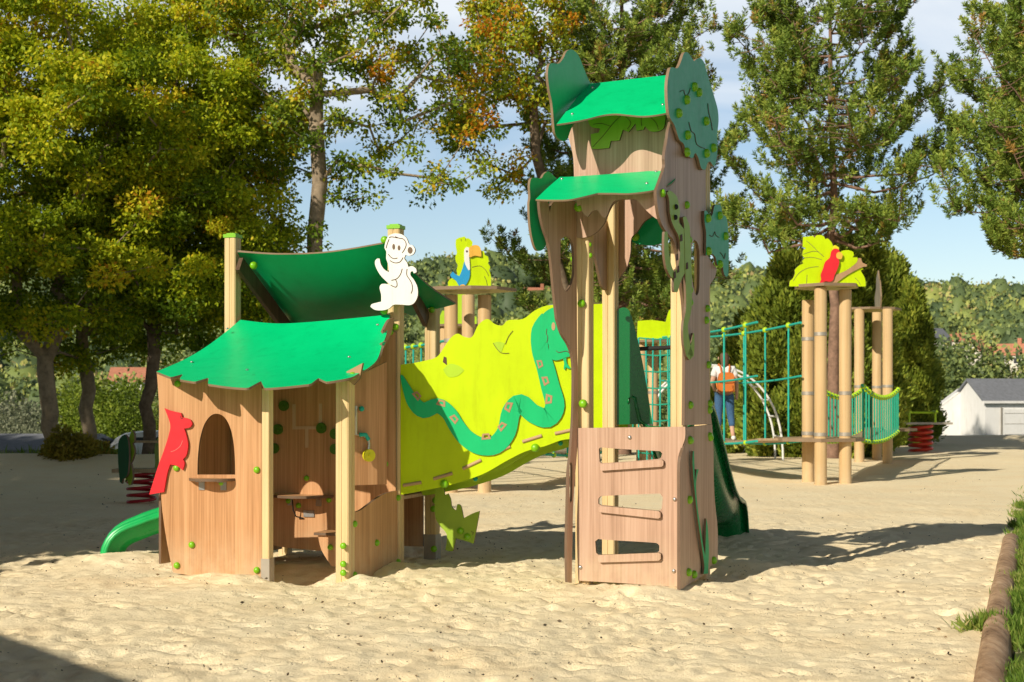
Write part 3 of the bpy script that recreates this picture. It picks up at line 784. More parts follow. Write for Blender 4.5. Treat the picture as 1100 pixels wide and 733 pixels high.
# small slide on the hut's far left
def trough(name, path, wid, wall, mat, parent, side=None, th=0.02, rim=0.02):
    """slide chute: a rounded U section swept along a path"""
    path = [Vector(p) for p in smooth3(path, 6)]
    prof = []
    hw = wid / 2
    out = [(-hw - .04, wall - 0.03), (-hw - .045, wall + .005), (-hw - .02, wall + rim), (-hw + .01, wall + .005), (-hw + .02, wall - .05), (-hw + .05, .06), (-hw + .11, .012), (0, 0)]
    prof = out + [(-x, y) for x, y in out[:-1]][::-1]
    n = len(prof); vs, fs = [], []
    for i, p in enumerate(path):
        d = (path[min(i + 1, len(path) - 1)] - path[max(i - 1, 0)]).normalized()
        s_ = d.cross(Vector((0, 0, 1))).normalized(); u_ = s_.cross(d)
        for x, y in prof: vs.append(p + s_ * x + u_ * y)
        for x, y in prof: vs.append(p + s_ * (x * 1.0 + (0.0 if abs(x) < 1e-6 else math.copysign(0.0, x))) + u_ * (y - th) + s_ * (math.copysign(th, x) if abs(x) > hw * .8 else 0))
    m2 = 2 * n
    for i in range(len(path) - 1):
        for k in range(n - 1):
            a = i * m2 + k; fs.append((a, a + 1, a + 1 + m2, a + m2))
            b = a + n; fs.append((b + 1, b, b + m2, b + 1 + m2))
        for k in (0, n - 1):
            a = i * m2 + k; q = (a, a + m2, a + m2 + n, a + n); fs.append(q if k == 0 else q[::-1])
    for i in (0, len(path) - 1):
        for k in range(n - 1):
            a = i * m2 + k; q = (a, a + n, a + n + 1, a + 1); fs.append(q if i == 0 else q[::-1])
    mb = MB(); mb.add(vs, fs, 0, True)
    return mb.build(name, mat, parent)

def smooth3(P, sub=6):
    P = [Vector(p) for p in P]; out = []; m = len(P)
    for i in range(m - 1):
        p0, p1, p2, p3 = P[max(i - 1, 0)], P[i], P[i + 1], P[min(i + 2, m - 1)]
        for k in range(sub):
            t = k / sub; t2, t3 = t * t, t * t * t
            out.append(0.5 * ((2 * p1) + (p2 - p0) * t + (2 * p0 - 5 * p1 + 4 * p2 - p3) * t2 + (3 * p1 - p0 - 3 * p2 + p3) * t3))
    out.append(P[-1]); return out

trough('slide', [(-2.2, 13.20, 0.62), (-2.5, 13.14, 0.59), (-2.75, 13.06, 0.47), (-3.05, 12.98, 0.30), (-3.32, 12.91, 0.20), (-3.50, 12.87, 0.10), (-3.54, 12.86, -0.12)], 0.42, 0.17, M['slide'], PS)

# tunnel: near board with the snake, far board, ramp
TP = vplane((-0.964, 11.98), (0.853, 11.74))
z3, z4, z5 = Zm(390, 220, 3.6667), Zm(390, 400, 3.6667), Zm(550, 340, 4.074)
tun = z3([(128, 632), (190, 625), (240, 615), (290, 600), (320, 560), (345, 525), (372, 508), (400, 521), (430, 520), (455, 472), (490, 450), (518, 470), (548, 476), (572, 455), (630, 450), (680, 415), (740, 395), (820, 370), (860, 330), (895, 330), (905, 392), (985, 388), (987, 460), (984, 560), (966, 640), (975, 700)]) + z4([(992, 150), (985, 225), (905, 226), (840, 258), (780, 268), (720, 290), (640, 312), (560, 352), (470, 402), (345, 444), (240, 466), (150, 482), (133, 470)])
mouth = z3([(512, 545), (535, 540), (558, 546), (545, 580), (530, 572)])
tn = plate('tunnel_side', [p for p in tun if p[1] > 322], TP, 0.02, (M['lime'], M['lime']), PS, corner=70)
tn['label'] = 'lime yellow tunnel board facing the viewer'
plate('leaf_cutout', z3([(316, 650), (340, 628), (375, 634), (398, 652), (372, 675), (335, 678)]), TP, 0.003, M['limegreen'], tn, off=0.0205)
plate('leaf_cutout', mouth, TP, 0.003, M['limegreen'], tn, off=0.0205)
plate('leaf_cutout', z3([(314, 620), (318, 598), (328, 602), (330, 632)]), TP, 0.003, M['line'], tn, off=0.0212)
lines('engraved_line', [z3([(590, 497), (572, 520), (560, 550)]), z3([(512, 545), (540, 582), (575, 585)])], TP, M['line'], tn, 0.0245, 0.5)
snk = [(431, 403), (437, 418), (444, 432), (455, 441), (470, 436), (482, 444), (490, 457), (500, 470), (515, 479), (532, 478), (544, 464), (549, 443), (559, 433), (572, 444), (588, 449), (596, 436), (591, 415), (586, 395), (580, 375), (580, 355), (588, 341)]
wid = [1.5, 9, 14, 17, 16, 16, 17, 18, 19, 20, 20, 20, 19, 20, 21, 21, 20, 19, 18, 18, 14]
sn = stroke_plate('snake_board', snk, wid, TP, 0.016, (M['snake'], M['core']), tn, off=0.022)
sn['label'] = 'long green snake board winding along the tunnel'
plate('snake_head', z5([(105, 60), (125, 5), (160, -30), (205, -40), (250, -5), (262, 60), (268, 120), (262, 168), (235, 180), (200, 192), (175, 188), (163, 165), (160, 125), (150, 112), (130, 140), (115, 150), (100, 110)]), TP, 0.016, (M['snake'], M['core']), tn, off=0.0235)
plate('tongue', z5([(222, 180), (238, 180), (240, 205), (258, 228), (245, 228), (235, 222), (232, 235), (226, 228), (228, 205)]), TP, 0.012, (M['snake'], M['core']), tn, off=0.0245)
lines('engraved_line', [z5([(152, 55), (150, 75), (156, 90), (152, 115)]), z5([(193, 150), (205, 158), (235, 152), (250, 158), (262, 150)])], TP, M['line'], tn, 0.041, 0.6)
plate('snake_eye', ngon(z5([(181, 44)])[0], 2, 4.4), TP, 0.003, M['tan'], tn, off=0.0395, smooth=False)
for cx, cy, a, s in ((448, 425, 50, 1), (474, 433, 15, 1), (488, 450, 50, 1), (522, 469, -5, 1), (539, 458, -50, 1), (546, 437, -70, 1.1), (586, 409, 72, 1), (589.5, 429, 95, 1.1), (580, 391, 75, .9)):
    ca, sa = math.cos(math.radians(a)), math.sin(math.radians(a))
    tr = [(-5.2, 3.2), (5.2, 3.2), (3.6, -3.2), (-3.6, -3.2)]; hole = [(-2.6, 1.2), (2.6, 1.2), (1.8, -1.4), (-1.8, -1.4)]
    f = lambda l: [(cx + (x * ca - y * sa) * s, cy + (x * sa + y * ca) * s) for x, y in l]
    plate('scale_mark', f(tr), TP, 0.002, M['brown'], sn, off=0.0385, holes=[f(hole)], smooth=False)
for x0, y0, x1, y1 in ((158, 446, 230, 434), (278, 420, 352, 398), (393, 380, 465, 346), (508, 325, 580, 292), (628, 274, 704, 250), (756, 242, 828, 226)):
    p, q = z4([(x0, y0), (x1, y1)])
    mb = MB(); A_, B_ = TP.at(*p, 0.021), TP.at(*q, 0.021); mb.tube([A_, B_], 0.0145, 8); mb.build('ramp_tenon', M['tan'], tn)
bolts(TP, z4([(320, 440), (678, 298)]), tn, 0.02, 0.036)
TPf = vplane((-0.80, 12.62), (1.02, 12.38))
a = [TP.hit(*p, 0.02) for p in [p for p in tun if p[1] > 322]]
plate_local('tunnel_side', [smooth_loop([(x, y - 0.05) for x, y in a], 3, 70)], TPf, 0.02, (M['limegreen'], M['limegreen']), PS)
p0, p1 = TP.at(430, 522), TP.at(625, 462)
ramp_pts = [p0, p1, p1 + Vector((.17, .62, 0)), p0 + Vector((.17, .62, 0))]
mb = MB(); dz = Vector((0, 0, -0.03)); ramp_pts = [v + Vector((0, 0.02, 0.02)) for v in ramp_pts]
mb.add([v + dz for v in ramp_pts] + ramp_pts, [(3, 2, 1, 0), (4, 5, 6, 7), (0, 1, 5, 4), (1, 2, 6, 5), (2, 3, 7, 6), (3, 0, 4, 7)]); mb.build('ramp', M['leafgreen'], PS)
# shaded keel under the ramp
keel = z4([(345, 436), (470, 392), (560, 345), (640, 305), (720, 282), (780, 262), (832, 255), (832, 262), (800, 282), (770, 296), (740, 290), (705, 302), (660, 316), (600, 352), (540, 388), (480, 405), (450, 432), (420, 430), (380, 436)])
kl = plate('keel_board', keel, vplane((-0.92, 12.18), (0.88, 11.94)), 0.02, (M['limegreen'], M['core']), PS, corner=75)
bolts(vplane((-0.92, 12.18), (0.88, 11.94)), z4([(443, 420), (778, 280)]), kl, 0.02, 0.02, 'rope', 'nut')
# plant shaped board hanging below the tunnel
pb = z4([(284, 456), (283, 560), (300, 602), (330, 640), (324, 700), (340, 706), (355, 704), (366, 655), (400, 664), (435, 676), (446, 620), (459, 547), (432, 556), (396, 575), (385, 526), (371, 520), (366, 545), (350, 531), (345, 500), (335, 478), (322, 484), (318, 455)])
pbp = vplane((-0.66, 12.35), (-0.2, 12.25))
pbo = plate('plant_board', pb, pbp, 0.02, (M['leafgreen'], M['core']), PS, corner=60)  # darker leaf green puts the tunnel's shade into this board's colour
bolts(pbp, z4([(384, 625), (411, 648)]), pbo, 0.02, 0.03)
bolts(vplane((-0.75, 12.75), (-0.6, 12.7)), z4([(286, 505), (278, 538), (280, 696)]), prb, 0.0, 0.03)
lines('engraved_line', [z4([(425, 628), (434, 632), (430, 640)])], pbp, M['line'], pbo, 0.021, 0.5)

# ------------------------------------------------------------------ tower
ta = math.radians(25)
tu = Vector((math.cos(ta), -math.sin(ta), 0)); tv = Vector((math.sin(ta), math.cos(ta), 0))
A = Vector((0.50, 11.09, 0)); Bc = A + tu * 0.86
def tp(a, b): q = A + tu * a + tv * b; return (q.x, q.y)
FLp, FRp = tp(.04, .075), tp(.815, .075)
post_fl = square_post('post', FLp, -0.1, 3.35, 0.115, tu, PS); post_fr = square_post('post', FRp, -0.1, 3.75, 0.105, tu, PS)
post_bl = square_post('post', tp(-0.0, .74), -0.1, 3.6, 0.11, tu, PS); post_br = square_post('post', tp(.78, .77), -0.1, 3.7, 0.105, tu, PS)
FP = vplane(A, Bc); RP = vplane(Bc, Bc + tv); RP = Plane(RP.O, tv, (0, 0, 1), tu)
z6, z2, zc = Zm(550, 470, 4.074), Zm(550, 190, 4.074), Zm(550, 40, 4.074)
# climbing front
fo = [(619.5, 460), (736, 458.6), (736, 470), (733, 480), (730.6, 492), (730.2, 544)] + z6([(735, 655), (600, 646), (450, 636), (290, 627), (283, 400), (290, 200), (287, 60)])
slots = [z5([(380, 580), (390, 574), (470, 580), (648, 590), (657, 600), (652, 618), (640, 624), (395, 643), (383, 635)]), z6([(378, 270), (392, 257), (648, 246), (660, 262), (655, 312), (642, 322), (390, 296), (378, 290)]), z6([(364, 455), (376, 445), (420, 449), (630, 462), (645, 475), (644, 496), (630, 506), (378, 514), (368, 505)])]
fpn = plate('climbing_panel', fo, FP, 0.022, (M['tower_wood'], M['core_pale']), PS, holes=slots, corner=40)
for q in (z5([(386, 647), (655, 628), (663, 634), (662, 652), (655, 658), (392, 676), (386, 672)]), z6([(378, 305), (388, 300), (640, 322), (650, 330), (650, 350), (640, 356), (385, 328), (378, 322)]), z6([(376, 522), (385, 515), (640, 505), (651, 510), (651, 532), (642, 540), (385, 548), (377, 543)])):
    g = plate('rung_grip', q, FP, 0.03, (M['tower_wood'], M['core']), fpn, off=0.0235, smooth=False)
for q in ((676.5, 470), (725, 536.5), (623.5, 609.5), (724, 613.5)): bolts(FP, [q], fpn, 0.022, 0.016, 'steel', 'bolt_head')
bolts(FP, z5([(312, 382)]), fpn, 0.03, 0.034)
bolts(FP, z2([(305, 555)]), post_fl, 0.0, 0.032)
# deck
d0, d1, d2, d3 = (Vector((*tp(*q), 1.205)) for q in ((0.0, 0.03), (.85, 0.03), (.85, .82), (0.0, .82)))
mb = MB(); q = [d0, d1, d2, d3]; mb.add([v - Vector((0, 0, .03)) for v in q] + q, [(3, 2, 1, 0), (4, 5, 6, 7), (0, 1, 5, 4), (1, 2, 6, 5), (2, 3, 7, 6), (3, 0, 4, 7)]); mb.build('deck', M['plank'], PS)
# right side lower and upper boards
rl = [(735.5, 461)] + z5([(760, 487), (876, 473)]) + z6([(882, 60), (884, 200), (890, 300), (900, 400), (901, 538), (868, 566), (836, 604), (735, 667), (735, 300), (736, 110), (752, 40)])
rlo = plate('side_panel', rl, RP, 0.022, TW, PS, off=0.0, holes=[z6([(884, 210), (888, 230), (891, 300), (886, 290)])] if False else (), corner=45)
bolts(RP, z6([(776, 12), (774, 273), (770, 590), (794, 600), (880, 538), (865, 0)]) , rlo, 0.022, 0.032)
ru = [(735.2, 457)] + z2([(757, 720), (752, 560), (737, 450), (722, 330), (705, 275), (690, 258), (665, 225), (648, 185), (636, 120), (632, 62)]) + zc([(668, 570), (668, 520), (680, 450), (690, 390), (720, 330), (848, 470), (848, 570), (848, 733)]) + z2([(850, 240), (852, 320), (870, 370), (897, 400), (888, 440), (866, 475), (862, 520), (862, 700)]) + z5([(862, 200), (868, 400), (875, 472)])
hole = z2([(798, 276), (812, 290), (820, 330), (821, 420), (818, 500), (808, 520), (798, 500), (788, 440), (784, 370), (788, 300)])
ruo = plate('side_panel', ru, RP, 0.022, TW, PS, off=0.0, holes=[hole], corner=50)
bolts(RP, z2([(762, 124), (772, 277), (776, 496), (777, 550), (852, 577), (848, 628), (655, 72)]) + z5([(857, 212), (778, 388), (863, 382), (862, 410), (780, 543), (863, 523)]), ruo, 0.022, 0.03)
lz = zc([(700, 560)])
snl = [(717.5, 206), (723, 213), (725, 228), (726, 240), (733, 252), (736, 266), (734, 285), (728, 300), (726, 314)]
o = stroke_plate('lizard_board', snl, [3, 9, 11, 7, 9, 11, 10, 8, 3], RP, 0.018, (M['leafgreen'], M['core']), ruo, off=0.03)
o['label'] = 'light green coiled snake board on the tower side'
stroke_plate('lizard_board', [(715.5, 249), (716, 270), (719, 288), (724, 297), (728, 290)], [3, 5, 6, 6, 3], RP, 0.018, (M['leafgreen'], M['core']), ruo, off=0.031)
stroke_plate('vine_board', [(735, 233), (738, 245), (739.5, 290), (740, 330), (736.5, 350), (738, 370), (741.5, 383), (744, 372), (745, 358)], [3, 6, 7, 6, 5, 7, 8, 4, 1], RP, 0.018, (M['leafgreen'], M['core']), ruo, off=0.0325)
for q in z2([(716, 132), (713, 178)]): bolts(RP, [q], ruo, 0.05, 0.02, 'tyre', 'eye_knob')
for q in z2([(741, 268), (722, 352), (727, 405), (712, 430), (766, 390)]):
    plate('scale_mark', [(q[0] - 1, q[1] + 4), (q[0] + 1.5, q[1] + 3), (q[0] + 1.2, q[1] - 4), (q[0] - .8, q[1] - 3)], RP, 0.002, M['line'], ruo, off=0.051, smooth=False)
gr = [z6([(790, 120), (806, 300), (822, 420), (842, 560), (838, 598), (858, 596), (862, 500), (858, 400), (850, 355), (848, 440), (846, 520), (836, 470), (826, 400), (812, 300), (806, 200), (818, 140), (808, 140), (800, 200), (797, 60), (792, 60)])]
o = plate('grass_board', [(z_[0], z_[1]) for z_ in gr[0]], RP, 0.018, (M['green'], M['core']), rlo, off=0.034, corner=50)
tb = z2([(842, 150), (852, 150), (868, 172), (878, 165), (886, 128), (898, 122), (915, 128), (922, 165), (938, 178), (946, 230), (949, 330), (947, 430), (938, 438), (928, 425), (922, 385), (900, 388), (890, 352), (870, 335), (848, 345), (850, 250), (843, 200)])
lf = plate('leaf_board', tb, RP, 0.018, (M['teal'], M['core']), PS, off=0.03, corner=60)
bolts(RP, z2([(855, 182), (906, 170), (932, 260), (857, 326), (907, 383)]), lf, 0.048, 0.034)
lines('engraved_line', [z2([(865, 255), (878, 262), (888, 240), (895, 258), (908, 265)]), z2([(912, 330), (922, 345), (930, 360), (935, 335)])], RP, M['line'], lf, 0.0495, 0.5)
# left wing board
LPl = vplane(A, A + Vector((0.55, 0.835, 0))); LPl = Plane(A, Vector((0.55, 0.835, 0)).normalized(), (0, 0, 1), Vector((0.835, -0.55, 0)).normalized())
lu = z2([(120, 108), (158, 108), (166, 158), (182, 110), (270, 104), (281, 110), (283, 300), (285, 733)]) + z5([(288, 250), (290, 480)]) + z6([(285, 60), (268, 300), (262, 637), (243, 634), (240, 500), (244, 300), (248, 150), (256, 80)]) + z5([(266, 470), (270, 330), (268, 200), (250, 130), (220, 80), (200, 20)]) + z2([(195, 600), (182, 480), (172, 370), (160, 290), (140, 230), (125, 165)])
lwg = plate('wing_panel', lu, LPl, 0.022, TW, PS, holes=[z2([(213, 285), (225, 266), (240, 262), (258, 275), (269, 310), (272, 420), (258, 475), (240, 503), (225, 485), (214, 430)]), z6([(252, 120), (258, 108), (264, 122), (263, 270), (256, 288), (252, 260)])], off=-0.0, corner=55)
for b_, dep in (((292, 134), .0), ): bolts(FP, z2([b_]), lwg, 0.10, 0.036)
bolts(FP, z2([(338, 298), (341, 345), (268, 360)]), post_fl, -0.05, 0.022)
# interior boards seen between the posts
BP = vplane(Vector((*tp(0, .86), 0)), Vector((*tp(.86, .86), 0)))
plate('back_panel', z2([(452, 95), (700, 95), (690, 250), (668, 215), (620, 172), (580, 195), (548, 240), (522, 270), (518, 330), (505, 390), (480, 430), (455, 465)]), BP, 0.022, TW, PS, corner=60)
bush = plate('bush_board', z2([(520, 285), (545, 245), (575, 195), (610, 172), (650, 170), (690, 180), (690, 265), (665, 285), (620, 300), (570, 298)]), vplane(Vector((*tp(0, .95), 0)), Vector((*tp(.86, .95), 0))), 0.02, (M['green'], M['core']), PS)
bolts(vplane(Vector((*tp(0, .95), 0)), Vector((*tp(.86, .95), 0))), z2([(542, 264)]), bush, 0.02, 0.034)
plate('wing_panel', z2([(345, 235), (400, 195), (450, 190), (452, 320), (435, 440), (422, 490), (405, 494), (392, 470), (370, 370), (350, 300)]), Plane(A, tv, (0, 0, 1), tu), 0.022, TW, PS, off=-0.03, corner=60)
# upper front boards
ZB = Plane(FP.O - FP.n * 0.0, FP.e1, FP.e2, FP.n)
uf = [(606, 120), (610, 145)] + zc([(255, 470), (268, 530), (272, 640)]) + z2([(272, 60), (272, 262), (300, 268), (340, 260), (375, 238), (405, 200), (425, 150), (450, 112), (490, 100), (600, 100), (690, 110), (696, 40)]) + [(722, 175), (722, 118)]
plate('front_panel', uf, FP, 0.022, TW, PS, off=-0.005, corner=55)
fas = vplane(A - tv * 0.42, Bc - tv * 0.42)
plate('fascia_board', z2([(283, 60), (284, 128), (300, 122), (312, 160), (332, 176), (350, 152), (375, 148), (398, 178), (414, 172), (430, 132), (452, 104), (500, 98), (545, 102), (572, 132), (610, 168), (640, 189), (652, 190), (640, 130), (634, 58)]), fas, 0.02, TW, PS, corner=70)
lv = plate('leaf_board', zc([(330, 350), (335, 375), (350, 395), (385, 400), (380, 418), (345, 425), (347, 488), (375, 490), (425, 485), (432, 455), (470, 452), (485, 405), (510, 415), (545, 370), (555, 340), (420, 330)]), FP, 0.018, (M['leafgreen'], M['core']), PS, off=0.02, corner=55)
lines('engraved_line', [zc([(352, 482), (400, 430), (440, 380), (475, 345)]), zc([(355, 382), (390, 378), (430, 390)]), zc([(500, 350), (520, 375), (505, 402)])], FP, M['line'], lv, 0.039, 0.5)
lv2 = plate('leaf_board', zc([(535, 345), (545, 410), (575, 405), (582, 390), (605, 412), (640, 412), (665, 395), (672, 345), (600, 330)]), FP, 0.018, (M['leafgreen'], M['core']), PS, off=0.022, corner=55)
lines('engraved_line', [zc([(568, 390), (565, 360), (570, 340)]), zc([(600, 345), (630, 375), (640, 405)])], FP, M['line'], lv2, 0.041, 0.5)
# canopies
can1 = tplane(W(598, 133, 10.60), W(722, 121, 10.41), W(633.5, 90, 11.46))
c1 = plate('canopy', zc([(195, 381), (255, 372), (330, 357), (400, 340), (455, 335), (510, 340), (570, 345), (630, 340), (690, 328), (770, 240), (768, 158), (680, 166), (500, 186), (340, 205), (280, 270)]), can1, 0.013, (M['roof'], M['core_pale']), PS, corner=50)
bolts(can1, zc([(352, 222), (264, 338), (660, 297)]), c1, 0.013, 0.012, 'steel', 'screw')
can2 = tplane(W(576, 214, 10.45), W(712, 203, 10.32), W(617, 189, 11.0))
c2 = plate('canopy', zc([(103, 710), (180, 712), (250, 710), (310, 698), (375, 682), (440, 682), (510, 683), (580, 676), (640, 664), (690, 645), (712, 625), (714, 608), (695, 592), (668, 580), (500, 594), (275, 610), (210, 612), (160, 655)]), can2, 0.013, (M['roof'], M['core_pale']), PS, corner=50)
bolts(can2, zc([(218, 622), (590, 642), (630, 590)]), c2, 0.013, 0.012, 'steel', 'screw')
el = Plane(A - tv * 0.0, tv, (0, 0, 1), tu)
plate('crown_board', zc([(345, 205), (330, 175), (312, 130), (292, 82), (265, 55), (240, 62), (225, 92), (205, 115), (178, 114), (163, 122), (157, 165), (164, 230), (176, 290), (183, 370), (190, 425), (212, 450), (240, 450), (260, 400), (300, 330)]), Plane(A - tu * 0.03, tv, (0, 0, 1), tu), 0.02, (M['teal'], M['core_pale']), PS, corner=70)
el2 = Plane(A, LPl.e1, LPl.e2, LPl.n)
plate('crown_board', zc([(195, 620), (178, 602), (158, 588), (140, 600), (128, 618), (100, 615), (84, 620), (78, 650), (80, 700)]) + z2([(76, 120), (80, 210), (92, 280), (108, 320), (130, 322), (148, 300), (160, 260), (150, 150), (190, 60)]), el2, 0.02, (M['green'], M['core_pale']), PS, off=-0.05, corner=60)
crown = zc([(690, 145), (700, 132), (724, 136), (738, 112), (752, 72), (766, 66), (780, 80), (796, 104), (808, 96), (824, 92), (840, 110), (852, 150), (868, 205), (888, 270), (901, 320), (904, 370), (898, 430), (900, 480), (894, 540), (884, 566), (868, 546), (856, 552), (846, 580), (828, 572), (816, 530), (802, 508), (790, 530), (765, 512), (752, 468), (732, 448), (712, 388), (692, 352), (683, 300), (680, 210)])
cb = plate('crown_board', crown, RP, 0.022, (M['teal'], M['core_pale']), PS, off=0.03, corner=65)
cb['label'] = 'green tree crown board dotted with bolt caps'
bolts(RP, zc([(795, 218), (814, 242), (761, 275), (726, 333), (846, 368), (765, 429), (761, 504), (848, 509), (878, 485)]), cb, 0.052, 0.036)
lines('engraved_line', [zc([(735, 240), (752, 232), (758, 252), (772, 250), (782, 222)]), zc([(775, 372), (785, 410), (800, 425), (810, 470), (845, 488)]), zc([(858, 290), (862, 330), (872, 370), (878, 408)])], RP, M['line'], cb, 0.0535, 0.55)
# slide leaving the back of the tower and its hood
Bk = Vector((*tp(.46, .86), 0))
sd = Vector((0.26, 0.966, 0)).normalized()
trough('slide', [Bk + Vector((0, 0, 1.21)) - sd * .05, Bk + sd * 0.35 + Vector((0, 0, 1.15)), Bk + sd * 1.0 + Vector((0, 0, .85)), Bk + sd * 1.9 + Vector((0, 0, .42)), Bk + sd * 2.5 + Vector((0, 0, .24)), Bk + sd * 3.0 + Vector((0, 0, 0.16)), Bk + sd * 3.15 + Vector((0, 0, -0.1))], 0.54, 0.24, M['slidedark'], PS)
s1 = Plane(Bk - tu * .30, sd, (0, 0, 1), (sd.y, -sd.x, 0))
hz = Zm(640, 320, 4.0727)
hood = hz([(88, 555), (88, 80), (98, 50), (122, 42), (145, 55), (165, 110), (192, 220), (220, 370), (248, 552)])
plate('slide_guard', hood, vplane(Vector((*tp(0.02, .80), 0)), Vector((*tp(.5, .98), 0))), 0.06, (M['slidedark'], M['slidedark']), PS, corner=50)
mb = MB(); mb.tube([Vector((*tp(.10, .84), 1.85)), Vector((*tp(.80, .84), 1.87))], 0.018, 10); mb.build('grab_bar', M['tyre'], PS)
s2_ = Plane(Bk + tu * .30, sd, (0, 0, 1), (sd.y, -sd.x, 0))

# ------------------------------------------------------------------ vegetation
def leaf_mesh(name, P, D, L, Wd, tone, mat, rng, nb=0.0):
    """rhombic leaves at P pointing along D"""
    P = np.asarray(P); n = len(P); D = D / np.maximum(np.linalg.norm(D, axis=1, keepdims=True), 1e-6)
    R = rng.normal(size=(n, 3)) + nb * np.array([SUN_DIR.x * .8, SUN_DIR.y * .8, .9]); S = np.cross(R, D); S /= np.maximum(np.linalg.norm(S, axis=1, keepdims=True), 1e-6)
    L = np.asarray(L).reshape(-1, 1) * np.ones((n, 1)); Wd = np.asarray(Wd).reshape(-1, 1) * np.ones((n, 1))
    V = np.stack([P, P + D * L * .45 + S * Wd * .5, P + D * L, P + D * L * .45 - S * Wd * .5], 1).reshape(-1, 3)
    me = quadmesh(name, V, np.arange(4 * n).reshape(n, 4))
    a = me.attributes.new('tone', 'FLOAT', 'FACE'); a.data.foreach_set('value', np.clip(tone, 0, 1).astype(np.float32)[:len(me.polygons)])
    me.materials.append(mat)
    return me

def skeleton(base, top, targets, r0, rng, wander=0.12):
    """trunk nodes plus branches that reach every target from the nearest node; returns edges with radii"""
    nodes = [np.array(base, float)]; par = [-1]; wander = min(wander, .016 * (top[2] - base[2]))
    nseg = 7
    for i in range(1, nseg + 1):
        t = i / nseg
        p = np.array(base) * (1 - t) + np.array(top) * t + rng.normal(size=3) * wander * np.array([1, 1, .2]) * (t < 1)
        nodes.append(p); par.append(len(nodes) - 2)
    T = np.asarray(targets); order = np.argsort(np.linalg.norm(T - np.array(top), axis=1))
    tips = []
    for k in order:
        q = T[k]; A_ = np.array(nodes[2:]); d = q - A_
        dist = np.linalg.norm(d, axis=1) + 0.8 * np.maximum(0, -d[:, 2])
        j = int(np.argmin(dist)) + 2; a = nodes[j]; L = np.linalg.norm(q - a); m = max(1, int(L / 0.7)); prev = j
        for i in range(1, m + 1):
            t = i / m; p = a * (1 - t) + q * t + (rng.normal(size=3) * 0.10 * min(L, 1.5) if i < m else 0) + np.array([0, 0, 0.10 * L * math.sin(math.pi * t)])
            nodes.append(p); par.append(prev); prev = len(nodes) - 1
        tips.append(prev)
    cnt = np.zeros(len(nodes))
    for t in tips: cnt[t] += 1
    for i in range(len(nodes) - 1, 0, -1):
        if par[i] >= 0: cnt[par[i]] += cnt[i]
    rad = r0 * np.sqrt(np.maximum(cnt, 0.4) / max(cnt[0], 1)) ** 1.05
    rad = np.maximum(rad, 0.010)
    rad[0] *= 1.3
    return nodes, par, rad

def skeleton_obj(name, sk, mat, parent):
    nodes, par, rad = sk; mb = MB()
    kids = {}
    for i, p in enumerate(par):
        kids.setdefault(p, []).append(i)
    done = set()
    def chain(i):
        path = [i]
        while True:
            c = [k for k in kids.get(path[-1], [])]
            if not c: break
            b = max(c, key=lambda k: rad[k]); path.append(b)
        return path
    stack = [0]
    while stack:
        s_ = stack.pop(); ch = chain(s_)
        pts = ch if par[s_] < 0 else [par[s_]] + ch
        R = [rad[k] for k in pts]
        if par[s_] >= 0: R[0] = min(R[0], R[1] * 1.15)
        if len(pts) > 1:
            mb.tube([nodes[k] for k in pts], R, 9 if max(R) > .09 else 5, cap=False)
        for k in ch:
            for c in kids.get(k, []):
                if c not in ch: stack.append(c)
    return mb.build(name, mat, parent)

def blob_points(blobs, n, rng, shell=0.55):
    vol = np.array([b[3] * b[4] * b[5] for b in blobs]); pick = rng.choice(len(blobs), n, p=vol / vol.sum())
    d = rng.normal(size=(n, 3)); d /= np.linalg.norm(d, axis=1, keepdims=True)
    r = (shell + (1 - shell) * rng.random(n)) ** 0.6 if shell else rng.random(n) ** (1 / 3)
    B_ = np.array(blobs)[pick]
    return B_[:, :3] + d * r[:, None] * B_[:, 3:6]

def broadleaf(name, label, base, top, blobs, seed, ncl, nleaf, cr, leaf, mat, bark, r0=0.16, group=None, cat='tree', shell=0.3, tone_bias=0.0, droop=0.25):
    rng = np.random.default_rng(seed)
    t = thing(name, label, cat, base, group)
    C_ = blob_points(blobs, ncl, rng, shell)
    C_ = C_[C_[:, 2] > base[2] + 0.6]
    skeleton_obj('trunk', skeleton(base, top, C_, r0, rng), bark, t)
    n = len(C_) * nleaf
    ci = np.repeat(np.arange(len(C_)), nleaf)
    crs = cr * rng.uniform(0.6, 1.25, len(C_))
    off = rng.normal(size=(n, 3)); off /= np.linalg.norm(off, axis=1, keepdims=True); off *= (rng.random(n) ** 0.45)[:, None] * crs[ci][:, None] * np.array([1.1, 1.1, 0.75])
    P = C_[ci] + off
    D = off * 0.6 + rng.normal(size=(n, 3)) * 0.5 * cr; D[:, 2] -= droop * cr
    cl_t = rng.normal(0, 0.24 if mat == M['leaf_autumn'] else 0.17, len(C_))
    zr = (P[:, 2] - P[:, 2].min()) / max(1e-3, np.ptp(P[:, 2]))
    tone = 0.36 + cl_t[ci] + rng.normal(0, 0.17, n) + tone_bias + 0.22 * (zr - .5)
    s = leaf * rng.uniform(0.7, 1.3, n)
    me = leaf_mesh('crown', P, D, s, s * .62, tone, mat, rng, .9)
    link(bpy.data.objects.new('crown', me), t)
    return t

